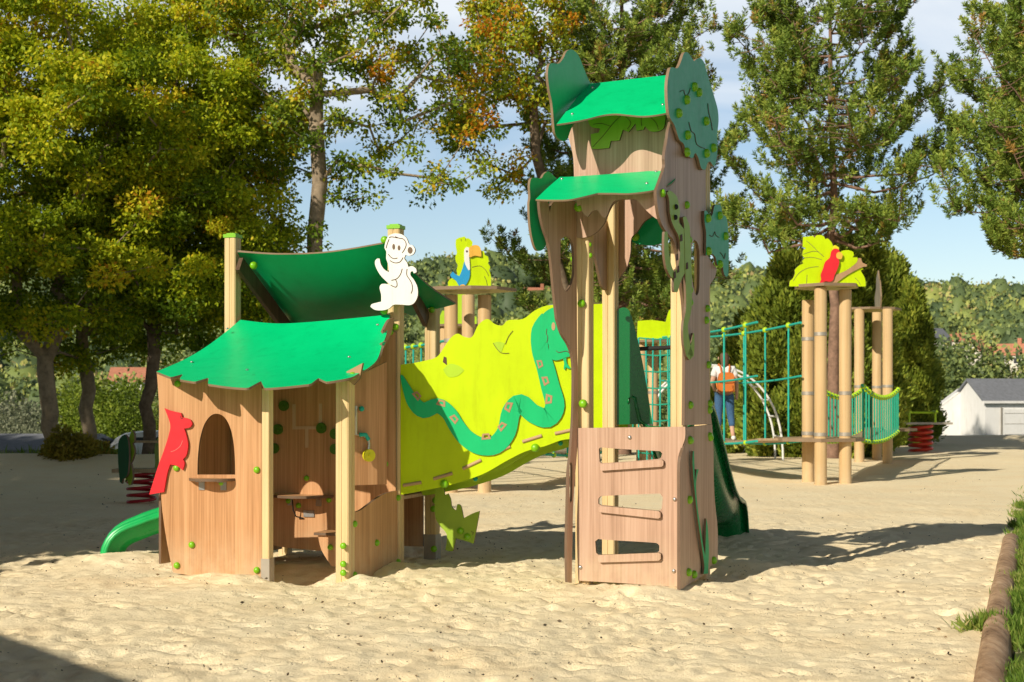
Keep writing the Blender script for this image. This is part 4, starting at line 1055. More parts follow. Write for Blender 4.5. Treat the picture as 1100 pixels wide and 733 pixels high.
def pine(name, label, base, H, z0, prof, seed, r0=0.2, group=None, lean=(0, 0), dens=1.0):
    """bare trunk, whorls of rising branches, needle tufts along their outer parts"""
    rng = np.random.default_rng(seed)
    t = thing(name, label, 'pine tree', base, group)
    base = np.array(base, float); top = base + np.array([lean[0], lean[1], H])
    mb = MB(); tr = [base * (1 - k / 10) + top * (k / 10) + (rng.normal(size=3) * [.06, .06, 0] if 0 < k < 10 else 0) for k in range(11)]
    mb.tube(tr, [r0 * (1.25 if k == 0 else 1) * (1 - 0.09 * k) for k in range(11)], 10)
    P, D, ctr = [], [], []
    zz = z0
    while zz < H - 0.2:
        f = (zz - z0) / (H - z0); Lb = np.interp(f, *prof)
        nb = rng.integers(4, 7)
        a0 = rng.random() * 6.28
        for k in range(nb):
            a = a0 + 6.283 * k / nb + rng.normal(0, .25); L = Lb * rng.uniform(0.62, 1.12)
            o = base + (top - base) * (zz + rng.normal(0, .12)) / H
            rise = np.interp(f, [0, .35, .8, 1], [0.0, .20, .52, 1.05])
            path = []
            for i in range(7):
                u = i / 6
                path.append(o + np.array([math.cos(a), math.sin(a), 0]) * L * u * (1 - .1 * u) + np.array([0, 0, rise * L * u - 0.12 * L * math.sin(u * math.pi) + .16 * L * u * u]) + rng.normal(size=3) * .05 * L * u)
            mb.tube(path, [max(.012, .05 * (1 - f * .6) * (1 - u / 6.8)) for u in range(7)], 5, cap=False)
            nt_ = max(4, int(L * 17 * dens))
            for j in range(nt_):
                u = rng.uniform(0.30, 1.0) ** 0.75; i = min(int(u * 6), 5); q = path[i] * (1 - (u * 6 - i)) + path[i + 1] * (u * 6 - i)
                side = np.array([-math.sin(a), math.cos(a), 0]) * rng.normal(0, .20 * L ** .7)
                tip = q + side + np.array([0, 0, abs(rng.normal(.10, .14))]) + rng.normal(size=3) * .05
                if j % 3 == 0: mb.tube([q, q * .4 + tip * .6 + [0, 0, -.03], tip], [.012, .009, .006], 4, cap=False)
                ctr.append(tip); dd = (tip - q); dd = dd / (np.linalg.norm(dd) + 1e-6) + np.array([math.cos(a) * .35, math.sin(a) * .35, 1.3])
                D.append(dd / np.linalg.norm(dd))
        zz += rng.uniform(.40, .62)
    mb.build('trunk', M['barkpine'], t)
    ctr = np.array(ctr); D = np.array(D); nn = 46
    ci = np.repeat(np.arange(len(ctr)), nn); n = len(ci)
    along = rng.random(n); lenf = rng.uniform(.7, 1.3, len(ctr))[ci]
    rad_ = rng.normal(size=(n, 3)); rad_ -= D[ci] * (rad_ * D[ci]).sum(1, keepdims=True); rad_ /= np.linalg.norm(rad_, axis=1, keepdims=True)
    dirs = D[ci] * (.35 + .9 * along ** 3)[:, None] + rad_ * .85
    P = ctr[ci] + D[ci] * ((along * .34 - .12) * lenf)[:, None]
    dirs /= np.linalg.norm(dirs, axis=1, keepdims=True)
    Ln = .125 * rng.uniform(.7, 1.2, n)
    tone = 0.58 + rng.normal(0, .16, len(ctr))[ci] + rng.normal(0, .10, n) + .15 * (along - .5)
    brown = rng.random(len(ctr)) < .012
    tone[brown[ci]] = 1.0
    me = leaf_mesh('crown', P, dirs, Ln, .034, tone, M['needle'], rng, .5)
    link(bpy.data.objects.new('crown', me), t)
    return t

def cone_conifer(name, label, base, H, R, seed, n=26000, mat='thuja', group=None, cat='conifer'):
    rng = np.random.default_rng(seed); t = thing(name, label, cat, base, group)
    k = int(26 * H); fk = rng.random(k) ** 1.15; ak = rng.random(k) * 6.283
    rk = R * (1 - fk ** 1.6) ** .75 * np.clip(.55 + fk * 3, 0, 1) * rng.uniform(.55, 1.02, k) + .05
    Ck = np.stack([base[0] + rk * np.cos(ak), base[1] + rk * np.sin(ak), base[2] + .1 + fk * H * .93], 1); sz = rng.uniform(.7, 1.35, k) * (.24 + .05 * R)
    ci = rng.integers(0, k, n); o = rng.normal(size=(n, 3)); o /= np.linalg.norm(o, axis=1, keepdims=True)
    P = Ck[ci] + o * (rng.random(n) ** .4)[:, None] * sz[ci][:, None] * np.array([.85, .85, 1.7])
    P[:, 2] = np.maximum(P[:, 2], base[2])
    D = o * .6 + np.stack([np.cos(ak[ci]) * .5, np.sin(ak[ci]) * .5, np.full(n, 1.0)], 1) + rng.normal(size=(n, 3)) * .4
    tone = .42 + rng.normal(0, .13, k)[ci] + rng.normal(0, .15, n)
    s = .15 * rng.uniform(.6, 1.4, n)
    link(bpy.data.objects.new('crown', leaf_mesh('crown', P, D, s, s * .42, tone, M[mat], rng, .7)), t)
    mb = MB(); mb.tube([(base[0], base[1], base[2] - .1), (base[0], base[1], base[2] + H * .55), (base[0], base[1], base[2] + H * .9)], [.14, .09, .02], 8); mb.build('trunk', M['bark'], t)
    return t

def shrub(name, label, base, R, H, seed, mat, n=5000, leaf=.10, group=None, cat='shrub'):
    rng = np.random.default_rng(seed); t = thing(name, label, cat, base, group)
    k = 26; d = rng.normal(size=(k, 3)); d /= np.linalg.norm(d, axis=1, keepdims=True); d[:, 2] = np.abs(d[:, 2])
    C_ = np.array(base) + d * np.array([R, R, H]) * (.25 + .6 * rng.random((k, 1)))
    ci = rng.integers(0, k, n); o = rng.normal(size=(n, 3)); o /= np.linalg.norm(o, axis=1, keepdims=True)
    P = C_[ci] + o * (rng.random(n) ** .5)[:, None] * .36 * np.array([R, R, H])
    P[:, 2] = np.maximum(P[:, 2], base[2] - .05)
    D = o + rng.normal(size=(n, 3)) * .6 + [0, 0, .3]
    tone = .4 + rng.normal(0, .12, k)[ci] + rng.normal(0, .18, n)
    s = leaf * rng.uniform(.7, 1.3, n)
    link(bpy.data.objects.new('foliage', leaf_mesh('foliage', P, D, s, s * .6, tone, M[mat], rng, .8)), t)
    mb = MB()
    for i in range(0, k, 2):
        mb.tube([(base[0], base[1], base[2] - .1), tuple((np.array(base) + C_[i]) / 2 + rng.normal(size=3) * .05), tuple(C_[i])], [.03, .02, .008], 5, cap=False)
    mb.build('stem', M['bark'], t)
    return t

def G(px, Y, dz=0.0):
    x = (px - CX) / F * Y
    return (x, Y, gz(x, Y) + dz)

def bl(px, py, Y, rx, rz, ry=None):      # an ellipsoid of foliage given where it stands in space
    p = W(px, py, Y); return (p.x, p.y, p.z, rx, ry or rx, rz)

# the row of broadleaf trees on the left
b = G(58, 32.5); y = 32.5
broadleaf('broadleaf_tree', 'big dense broadleaf tree with a forked trunk at the left edge of the sand', b, (b[0] - .2, b[1], b[2] + 2.2),
          [bl(40, 180, y, 3.0, 2.6), bl(-60, 150, y, 2.6, 3.2), bl(115, 140, y - 1, 2.3, 2.2), bl(60, 60, y, 2.4, 1.7), bl(150, 250, y, 2.2, 1.7), bl(60, 300, y - 1, 2.8, 1.3), bl(-40, 300, y, 2.0, 1.5), bl(10, -10, y, 2.0, 1.4), bl(5, 372, y + 1.5, 2.0, .7), bl(95, 365, y + 2, 1.8, .6)],
          21, 400, 360, .52, .108, M['leaf_left'], M['barkpale'], r0=.19, shell=.35, tone_bias=.06)
b = G(101, 35)
broadleaf('broadleaf_tree', 'straight pale trunked tree just right of the forked tree on the left', b, (b[0] - .3, b[1], b[2] + 3.4),
          [bl(150, 120, 36, 2.6, 2.6), bl(110, 230, 36, 2.5, 2.0), bl(190, 230, 36, 2.0, 1.7), bl(120, 330, 35.5, 1.8, .9)], 22, 220, 350, .55, .108, M['leaf_left'], M['barkpale'], r0=.17, shell=.3, tone_bias=.04)
b = G(160, 33.5)
broadleaf('broadleaf_tree', 'slim dark trunked tree behind the left corner of the playhouse roof', b, (b[0] + .1, b[1], b[2] + 3.0),
          [bl(190, 270, 33.5, 2.0, 1.8), bl(235, 210, 34, 1.8, 2.0), bl(165, 345, 33, 1.5, .75), bl(240, 320, 33.5, 1.4, 1.0), bl(215, 120, 34, 1.8, 1.7)], 23, 210, 340, .5, .105, M['leaf_left'], M['bark'], r0=.15, shell=.3)
b = G(268, 36)
broadleaf('broadleaf_tree', 'yellow green tree filling the gap left of the bare branching tree', b, (b[0], b[1], b[2] + 3.6),
          [bl(225, 60, 36, 1.9, 2.1), bl(262, 150, 36, 1.6, 2.3), bl(280, 255, 36, 1.1, 1.2), bl(215, -10, 36, 1.9, 1.4)], 24, 140, 320, .5, .105, M['leaf_left'], M['bark'], r0=.15, shell=.3, tone_bias=.08)
# thin crowned turning tree in the middle
b = G(336, 34); y = 34
broadleaf('broadleaf_tree', 'open crowned autumn tree with bare limbs showing, rising behind the playhouse', b, (b[0] + .1, b[1], b[2] + 9.2),
          [bl(300, 80, y, 1.9, 1.9), bl(400, 40, y, 2.6, 1.7), bl(330, 10, y, 2.5, 1.2), bl(450, 120, y, 2.0, 1.4), bl(480, 60, y, 1.7, 1.3), bl(440, 205, y, 1.5, .8), bl(500, 190, y, .9, .6), bl(270, 190, y, 1.3, 1.4), bl(315, 255, y, .9, .6), bl(390, 200, y, 1.2, .7), bl(355, 140, y, 1.6, 1.3)],
          25, 215, 112, .38, .115, M['leaf_autumn'], M['barkpale'], r0=.19, shell=.15)
b = G(628, 36); y = 36
broadleaf('broadleaf_tree', 'yellowing tree crowding the dark pine, left of the tower top', b, (b[0] - 1.3, b[1], b[2] + 9.0),
          [bl(545, 50, y, 1.6, 1.6), bl(520, 105, y, 1.3, 1.1), bl(575, 110, y, 1.0, 1.2), bl(560, 10, y, 1.5, 1.0), bl(500, 150, y, 1.0, .7), bl(540, 180, y, .9, .7)],
          26, 110, 125, .42, .115, M['leaf_autumn'], M['bark'], r0=.13, shell=.2, tone_bias=.16)
# pines
pine('pine_tree', 'dark tall pine standing directly behind the climbing tower', G(668, 38), 14.0, 3.6, ([0, .12, .35, .7, 1], [3.0, 3.6, 3.3, 2.2, .5]), 31, .22, dens=1.2)
pine('pine_tree', 'bushy pine with a bare lower trunk behind the red parrot poles', G(893, 35), 12.6, 5.4, ([0, .12, .45, .75, 1], [3.0, 3.4, 3.1, 2.6, 1.3]), 32, .17, dens=1.15)
pine('pine_tree', 'large pine cut off by the right edge of the picture', G(1168, 33), 13.5, 4.6, ([0, .15, .4, .75, 1], [3.2, 3.8, 3.7, 2.7, .7]), 33, .22, dens=1.4)
# dense conifers behind the rope course
for px, Y, H, R, lab, sd_ in ((952, 46, 6.3, 1.9, 'broad dark conifer filling the right end of the evergreen clump', 48), (848, 36.5, 5.2, 1.45, 'dense green conifer just left of the red parrot poles', 41), (905, 37.8, 5.8, 1.6, 'tall dense conifer behind the red parrot poles', 42), (931, 38, 5.6, .85, 'slim conifer directly behind the far pole tower with the grey leaf', 43), (979, 45, 5.0, .8, 'narrow dark conifer beside the white shed', 44), (806, 39, 3.6, 1.2, 'low conifer behind the person with the orange backpack', 45), (912, 36.3, 3.0, .95, 'small bushy conifer between the two pole towers', 46), (878, 36.2, 3.6, 1.2, 'rounded conifer in front of the tall dense one', 47)):
    cone_conifer('conifer', lab, G(px, Y), H, R, sd_, n=int(9500 * H))
# shrubs and lower plants on the left bank
for px, Y, R, H, mat, lab, sd_ in ((20, 52, 2.4, 3.3, 'oliveleaf', 'large silvery shrub behind the low white building at far left', 51), (75, 50, 1.7, 3.5, 'midleaf', 'bright green bush between the forked trunk and the pale trunk', 52), (128, 48, 1.0, 3.8, 'midleaf', 'narrow upright green bush left of the dark slim trunk', 53), (178, 50, 1.4, 3.4, 'midleaf', 'sunlit bush behind the dark slim trunk', 54),
                                  (72, 31.6, .7, .75, 'yellowleaf', 'yellow leaved sapling bush at the foot of the forked tree', 55), (100, 33, .6, .5, 'yellowleaf', 'low yellow green plant beside the pale trunk', 56), (38, 47, 1.5, 2.2, 'oliveleaf', 'rounded pale shrub over the white roof at far left', 57), (118, 34, .8, .45, 'midleaf', 'low leafy plant left of the green spring rocker', 58),
                                  (1003, 64, 1.3, 2.6, 'yellowleaf', 'yellowing bush left of the white shed', 59), (640, 60, 2.6, 3.2, 'midleaf', 'round bush low behind the tunnel', 60), (760, 55, 2.0, 3.0, 'thuja', 'dark bush behind the person with the backpack', 61), (975, 52, 1.0, 2.0, 'midleaf', 'small green bush beside the red spring rocker', 62), (450, 60, 3.0, 4.4, 'thuja', 'dark bushy shrub behind the rear roof of the playhouse', 63)):
    shrub('shrub', lab, G(px, Y, -.1), R, H, sd_, mat, n=int((2600 + 1800 * R) * 2.2), leaf=.09 if Y < 40 else .10)

# trees on the valley side: three kinds, each copied
def round_crown(seed, mat, H, R, n, leaf):
    rng = np.random.default_rng(seed); t = thing('valley_tree', 'x', 'tree', (0, 0, 0))
    k = 22; d = rng.normal(size=(k, 3)); d /= np.linalg.norm(d, axis=1, keepdims=True)
    C_ = np.array([0, 0, H * .58]) + d * np.array([R, R, H * .42]) * .62
    ci = rng.integers(0, k, n); o = rng.normal(size=(n, 3)); o /= np.linalg.norm(o, axis=1, keepdims=True)
    P = C_[ci] + o * (rng.random(n) ** .35)[:, None] * np.array([R, R, H * .42]) * .44
    D = o + rng.normal(size=(n, 3)) * .5
    tone = .45 + rng.normal(0, .13, k)[ci] + rng.normal(0, .14, n)
    s = leaf * rng.uniform(.7, 1.3, n)
    link(bpy.data.objects.new('crown', leaf_mesh('crown', P, D, s, s * .7, tone, M[mat], rng, .8)), t)
    mb = MB(); mb.tube([(0, 0, -.5), (0.1, 0, H * .4), (0, 0, H * .75)], [.25, .17, .05], 7); mb.build('trunk', M['bark'], t)
    return t
kinds = [round_crown(71, 'midleaf', 8.5, 3.6, 9000, .27), round_crown(72, 'farleaf', 9.5, 4.2, 9500, .29), round_crown(73, 'oliveleaf', 7.5, 3.3, 8500, .26), round_crown(74, 'farleaf', 12.0, 3.0, 9000, .27)]
labs = ['bright green round tree in the valley beyond the playground', 'dark green spreading tree in the valley beyond the playground', 'pale greyish tree in the valley beyond the playground', 'tall dark tree in the valley beyond the playground']
spots = [(1060, 118, 0), (1025, 130, 1), (1095, 125, 0), (1008, 105, 3), (1080, 160, 1), (1040, 175, 2), (1115, 150, 3), (1015, 190, 1), (1100, 200, 0), (1065, 225, 1), (985, 150, 1), (1130, 118, 2), (1045, 95, 1),
         (560, 120, 1), (600, 135, 3), (640, 110, 2), (680, 125, 1), (720, 115, 1), (760, 100, 3), (540, 170, 2), (585, 190, 1), (630, 180, 1), (670, 200, 0), (705, 170, 3), (745, 160, 1), (790, 140, 2), (815, 120, 1), (830, 190, 1),
         (470, 100, 1), (430, 120, 3), (20, 90, 2), (60, 110, 1), (110, 100, 0), (150, 115, 1), (200, 95, 3), (-30, 100, 1), (15, 150, 1), (90, 160, 3), (240, 120, 1)]
rs = random.Random(5); first = [True] * 4
for px, Y, k in spots:
    o = kinds[k] if first[k] else copy_tree(kinds[k])
    first[k] = False
    o.location = G(px, Y, -.3); o.rotation_euler.z = rs.uniform(0, 6.28); s_ = rs.uniform(.75, 1.15); o.scale = (s_, s_, s_ * rs.uniform(.9, 1.1))
    tag(o, labs[k], 'tree', labs[k].split(' in the')[0] + 's in the valley')

# the wood covering the far hillside: one mass
def far_wood():
    rng = np.random.default_rng(81); Ps, Ds, Ts, Ss = [], [], [], []
    n = 9000
    Y = rng.uniform(190, 620, n) ; X = rng.uniform(-.50, .46, n) * Y
    keep = vnoise(X, Y, 55, 12) + rng.random(n) * .35 > .30
    for hpx, hY in ((575, 350), (594, 300), (704, 330), (1003, 290), (1040, 300), (1051, 260), (1088, 255)):
        keep &= ~((np.abs(X / Y * F + CX - hpx) < 22) & (Y > hY - 85) & (Y < hY + 7))
    X, Y = X[keep], Y[keep]; Z = base_z(X, Y)
    # each crown: a lumpy closed mass with small leaf sprays over it
    sg, rg = 10, 7
    tt = np.repeat(np.arange(rg + 1) / rg * math.pi, sg); aa = np.tile(np.arange(sg) / sg * 2 * math.pi, rg + 1)
    U = np.stack([np.sin(tt) * np.cos(aa), np.sin(tt) * np.sin(aa), np.cos(tt)], 1)
    Q = np.array([(i * sg + k, (i + 1) * sg + k, (i + 1) * sg + (k + 1) % sg, i * sg + (k + 1) % sg) for i in range(rg) for k in range(sg)])
    BV, BQ, BT, nb_ = [], [], [], 0
    for x, y, zz in zip(X, Y, Z):
        R = rng.uniform(1.7, 4.2); H = R * rng.uniform(1.4, 2.3); m = 230 if y < 260 else 150 if y < 340 else 80 if y < 450 else 36
        ph = rng.random(3) * 6.28
        def lump(d): return 1 + .17 * np.sin(d[:, 0] * 5 + ph[0]) * np.sin(d[:, 2] * 4 + ph[1]) + .12 * np.sin(d[:, 1] * 9 + ph[2] + d[:, 2] * 6)
        base_t = rng.normal(.44, .22); c = np.array([x, y, zz + H * .5]); sc = np.array([R, R, H * .6])
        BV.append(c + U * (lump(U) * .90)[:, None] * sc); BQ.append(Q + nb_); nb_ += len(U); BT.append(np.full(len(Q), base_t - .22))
        d = rng.normal(size=(m, 3)); d[:, 1] -= .35; d /= np.linalg.norm(d, axis=1, keepdims=True)
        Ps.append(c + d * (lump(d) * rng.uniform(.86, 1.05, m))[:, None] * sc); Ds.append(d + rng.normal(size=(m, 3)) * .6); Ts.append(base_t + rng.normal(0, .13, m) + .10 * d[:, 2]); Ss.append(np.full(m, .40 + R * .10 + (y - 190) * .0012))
    P = np.concatenate(Ps); D = np.concatenate(Ds); T_ = np.concatenate(Ts); S = np.concatenate(Ss) * rng.uniform(.6, 1.3, len(P))
    n = len(P); D /= np.linalg.norm(D, axis=1, keepdims=True)
    Rn = rng.normal(size=(n, 3)) + .8 * np.array([SUN_DIR.x * .8, SUN_DIR.y * .8, .9]); Sd = np.cross(Rn, D); Sd /= np.maximum(np.linalg.norm(Sd, axis=1, keepdims=True), 1e-6)
    S = S[:, None]; V = np.stack([P, P + D * S * .45 + Sd * S * .38, P + D * S, P + D * S * .45 - Sd * S * .38], 1).reshape(-1, 3)
    BV = np.concatenate(BV); BQ = np.concatenate(BQ)
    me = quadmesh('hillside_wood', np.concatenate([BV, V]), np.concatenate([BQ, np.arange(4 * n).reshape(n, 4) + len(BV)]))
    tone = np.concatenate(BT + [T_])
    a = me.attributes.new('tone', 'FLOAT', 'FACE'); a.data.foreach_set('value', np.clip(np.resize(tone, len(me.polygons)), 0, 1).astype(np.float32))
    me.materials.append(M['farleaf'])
    o = link(bpy.data.objects.new('hillside_wood', me)); tag(o, 'haze tinted green wood covering the far hillside', 'wood', kind='stuff')
far_wood()

# leaf litter on the sand, its tiny dark bits also standing for shadowed holes; tufts of grass along the timber edge
def litter():
    rng = np.random.default_rng(91); n = 3600
    Y = 6.6 + rng.random(n) ** 1.4 * 26; X = rng.uniform(-.37, .34, n) * Y
    cl = vnoise(X, Y, 1.3, 13) + .35 * rng.random(n) > .68
    X, Y = X[cl], Y[cl]; ok = X < log_x(Y) - .1; X, Y = X[ok], Y[ok]; n = len(X)
    P = np.stack([X, Y, base_z(X, Y) + .008], 1); D = rng.normal(size=(n, 3)); D[:, 2] = np.abs(D[:, 2]) * .25
    s = .007 + .03 * rng.random(n) ** 2.2
    o = link(bpy.data.objects.new('leaf_litter', leaf_mesh('leaf_litter', P, D, s, s * .55, rng.random(n) * .8, M['litter'], rng))); tag(o, 'dry leaf scraps on the sand, tiny dark bits standing for shadowed holes', 'leaf litter', kind='stuff')
litter()

def grass(name, lab, pts, n, h, seed):
    rng = np.random.default_rng(seed); pts = np.array(pts); i = rng.integers(0, len(pts), n)
    c = pts[i]; X = c[:, 0] + np.clip(rng.normal(0, 1, n), -1.7, 2.2) * c[:, 2]; Y = c[:, 1] + rng.normal(0, 1, n) * c[:, 3]
    ok = vnoise(X, Y, .16, 14) * .6 + vnoise(X, Y, .5, 15) * .4 + rng.random(n) * .25 > .50
    X, Y = X[ok], Y[ok]; n = len(X)
    P = np.stack([X, Y, base_z(X, Y)], 1); D = rng.normal(size=(n, 3)) * .55 + [0, 0, 1.0]
    s = h * rng.uniform(.35, 1.5, n) * (.6 + .8 * vnoise(X, Y, .3, 16))
    o = link(bpy.data.objects.new(name, leaf_mesh(name, P, D, s, s * .09 + .004, .42 + rng.normal(0, .17, n) + .5 * (vnoise(X, Y, .35, 17) - .4), M['grass'], rng))); tag(o, lab, 'grass', kind='stuff')
gp_ = [(log_x(y) + .36 + .10 * math.sin(y * 5), y, .09, .12) for y in np.arange(6.6, 19, .12)]
gp_ += [(log_x(y) + 1.2, y, .5, .3) for y in np.arange(6.6, 22, .4)]
gp_ += [(float(log_x(8.95)) + .02, 8.95, .11, .05), (float(log_x(8.95)) + .2, 8.95, .1, .06)]
grass('grass', 'green grass growing along the timber edging at lower right', gp_, 90000, .085, 95)
gp_ = [(x, sand_edge(x) + 1.0 + .6 * math.sin(x * 3), .5, .5) for x in np.arange(-16, 4, .45)]
grass('bank_grass', 'yellow green grass along the far left edge of the sand', gp_, 9000, .22, 96)

# timber edging
mb = MB(); pth, R_ = [], []
for y_ in np.arange(6.2, 14.3, .25):
    pth.append((float(log_x(y_)) + .09 + .006 * math.sin(y_ * 1.1), y_, gz(float(log_x(y_)), y_) + .02)); R_.append(.088 + .002 * math.sin(y_ * 1.7))
mb.tube(pth, R_, 16); lg = mb.build('timber_edging', M['log']); tag(lg, 'half buried round timber edging the sand at lower right', 'log')

# ------------------------------------------------------------------ rope course of round pole towers
def round_pole(mb_or_none, c, z1, r, parent, rings=()):
    mb = MB(); zb = gz(c[0], c[1]) - .15
    mb.tube([(c[0], c[1], zb), (c[0], c[1], z1 - .012), (c[0], c[1], z1)], [r, r, r * .9], 20)
    o = mb.build('pole', M['pole'], parent)
    for zr in rings:
        m2 = MB(); m2.tube([(c[0], c[1], zr - .03), (c[0], c[1], zr + .03)], r + .006, 20, cap=False); m2.build('metal_band', M['galv'], o)
    return o

def hexdeck(name, c, R, z_, th, mat, parent, n=7, seed=0):
    rr_ = random.Random(seed); out = [(R * rr_.uniform(.85, 1.1) * math.cos(6.283 * k / n), R * rr_.uniform(.85, 1.1) * math.sin(6.283 * k / n)) for k in range(n)]
    return plate_local(name, [smooth_loop(out, 3, 20)], Plane((c[0], c[1], z_), (1, 0, 0), (0, 1, 0), (0, 0, 1)), th, (mat, M['core_pale']), parent)

# tower with the red parrot
Y1 = 24.3
pA, pB, pC = W(868, 518, 24.9), W(881.5, 520, 24.1), W(908, 520, 24.3)
c1_ = ((pA.x + pB.x + pC.x) / 3 + .02, 24.7)
T1 = thing('pole_tower', 'round pole tower topped by a lime leaf board with a red parrot', 'pole tower', (c1_[0], c1_[1], 0), 'round pole towers of the rope course')
for p, zt, rg in ((pA, 3.18, (2.5, 1.55, .85)), (pB, 3.34, (2.55, .85)), (pC, 3.32, (1.55, .85))):
    round_pole(None, (p.x, p.y), zt, .105, T1, rg)
hexdeck('top_deck', (W(889, 308, Y1).x, Y1 + .15), .62, W(889, 309, Y1).z, .05, M['deckboard'], T1, seed=3)
hexdeck('deck', c1_, .80, .72, .06, M['plank'], T1, seed=4)
LP1 = vplane((W(845, 0, Y1).x, Y1 - .05), (W(932, 0, Y1).x, Y1 + .0))
zl = Zm(840, 230, 6.1077)
leaf1 = plate('leaf_board', zl([(48, 475), (52, 440), (70, 425), (85, 390), (82, 368), (110, 340), (140, 325), (132, 310), (150, 290), (135, 275), (138, 240), (158, 225), (135, 215), (138, 150), (170, 148), (205, 143), (213, 158), (228, 140), (260, 140), (278, 152), (283, 165), (300, 160), (325, 185), (345, 230), (385, 250), (400, 240), (440, 238), (468, 250), (472, 270), (462, 285), (495, 285), (500, 310), (528, 320), (520, 345), (535, 360), (515, 372), (530, 395), (546, 430), (548, 475), (300, 478)]), LP1, .03, (M['lime'], M['core']), T1, corner=50)
lines('engraved_line', [zl([(160, 175), (200, 210), (240, 250), (275, 280)]), zl([(140, 265), (200, 245), (240, 250)]), zl([(75, 440), (110, 390), (170, 355), (240, 345)]), zl([(165, 400), (160, 470)]), zl([(140, 290), (200, 285), (260, 300)]), zl([(480, 420), (500, 440), (515, 465)])], LP1, M['core'], leaf1, .032, .45)
br = plate('branch_board', zl([(255, 468), (300, 462), (340, 462), (430, 400), (520, 352), (556, 345), (558, 332), (528, 318), (520, 290), (500, 290), (490, 320), (420, 372), (345, 405), (330, 440), (270, 450)]), LP1, .025, (M['brown'], M['core']), T1, off=.033, corner=50)
pr = plate('parrot_board', zl([(240, 466), (258, 430), (255, 400), (270, 360), (285, 315), (315, 285), (325, 245), (345, 228), (370, 232), (380, 255), (372, 290), (376, 320), (365, 360), (345, 405), (335, 435), (310, 445), (285, 442)]), LP1, .025, (M['red'], M['red']), T1, off=.06, corner=60)
plate('beak', zl([(358, 262), (372, 250), (392, 256), (398, 275), (390, 296), (372, 296), (358, 284)]), LP1, .02, (M['orange'], M['orange']), pr, off=.068)
plate('crest', zl([(330, 232), (338, 210), (352, 205), (375, 222), (372, 236), (350, 229)]), LP1, .01, (M['yellow'], M['yellow']), pr, off=.06)
# second tower with an edge-on leaf
Y2 = 33.3
pts2 = [W(923, 496, 33.3), W(942, 493, 34.8), W(953.5, 497, 32.7)]
c2_ = (sum(p.x for p in pts2) / 3 + .1, 33.9)
T2 = thing('pole_tower', 'far round pole tower with a grey leaf board seen edge on', 'pole tower', (c2_[0], c2_[1], 0), 'round pole towers of the rope course')
for p in pts2: round_pole(None, (p.x, p.y), W(0, 332, p.y).z, .115, T2, (1.75,))
hexdeck('top_deck', (W(940, 0, Y2).x, Y2 + .4), .72, W(940, 332.5, Y2).z, .05, M['deckboard'], T2, seed=5)
hexdeck('deck', c2_, .95, .70, .06, M['plank'], T2, seed=6)
ep = vplane((W(944, 0, Y2).x - .02, Y2 - .2), (W(947, 0, Y2).x + .05, Y2 + .8))
zt = W(0, 331, Y2).z
plate_local('leaf_board', [smooth_loop([(0, zt), (1.0, zt), (1.1, zt + .3), (.8, zt + .5), (.75, zt + .75), (.45, zt + .9), (.3, zt + .7), (.1, zt + .6), (-.1, zt + .25)], 3, 40)], ep, .03, (M['galv'], M['core_pale']), T2)
# tower with the blue and yellow macaw
Y3 = 22.0
pts3 = [W(484.5, 528, 22.0), W(520.5, 529, 22.0), W(503, 524, 23.1)]
T3 = thing('pole_tower', 'round pole tower with a blue breasted macaw board, behind the tunnel', 'pole tower', (pts3[2].x, 22.4, 0), 'round pole towers of the rope course')
for p in pts3: round_pole(None, (p.x, p.y), W(0, 317, p.y).z, .105, T3, (2.35, .8))
zq = Zm(470, 245, 6.371)
zt = W(0, 313, Y3).z
p3 = Plane((0, 0, zt), (1, 0, 0), (0, 1, 0), (0, 0, 1)); x0, x1 = W(466, 0, Y3).x, W(548, 0, Y3).x
plate_local('top_deck', [smooth_loop([(x0, 21.7), ((x0 + x1) / 2, 21.5), (x1 - .2, 21.6), (x1 + .1, 22.1), ((x0 + x1) / 2, 22.7), (x0, 22.5)], 4, 20)], p3, .05, (M['deckboard'], M['core_pale']), T3)
hexdeck('deck', (pts3[2].x, 22.4), .9, .68, .06, M['plank'], T3, seed=8)
MP = vplane((x0, 21.85), (x1, 21.9))
mc = plate('leaf_board', zq([(75, 405), (72, 370), (95, 345), (120, 345), (135, 320), (130, 290), (138, 255), (125, 230), (122, 195), (132, 170), (124, 120), (125, 80), (145, 68), (170, 62), (185, 58), (195, 72), (215, 72), (240, 95), (238, 120), (290, 150), (320, 160), (322, 185), (345, 195), (350, 225), (345, 245), (360, 265), (355, 290), (365, 330), (365, 405)]), MP, .03, (M['lime'], M['core']), T3, corner=50)
plate('macaw_breast', zq([(88, 320), (105, 298), (125, 318), (150, 330), (170, 280), (182, 230), (215, 275), (222, 300), (218, 340), (200, 380), (178, 398), (150, 398), (125, 360), (95, 338)]), MP, .02, (M['blue'], M['blue']), mc, off=.033)
plate('macaw_face', zq([(185, 232), (182, 180), (185, 145), (200, 130), (216, 135), (216, 190), (220, 240), (222, 285), (212, 290), (196, 262)]), MP, .02, (M['white'], M['white']), mc, off=.034)
plate('beak', zq([(218, 200), (216, 140), (235, 122), (270, 118), (294, 140), (300, 195), (285, 195), (255, 190), (228, 200)]), MP, .03, (M['orange'], M['orange']), mc, off=.035, corner=50)
plate('eye', ngon(zq([(201, 160)])[0], 1.1), MP, .004, M['line'], mc, off=.0545, smooth=False)
lines('engraved_line', [zq([(222, 203), (260, 193), (300, 197)]), zq([(235, 270), (290, 260), (330, 290), (350, 330)]), zq([(320, 330), (335, 365), (340, 395)]), zq([(160, 75), (162, 90)]), zq([(190, 72), (192, 88)])], MP, M['line'], mc, .033, .45)
plate('feet', zq([(155, 392), (175, 386), (190, 394), (186, 406), (155, 406)]), MP, .02, M['orange'], mc, off=.0565)
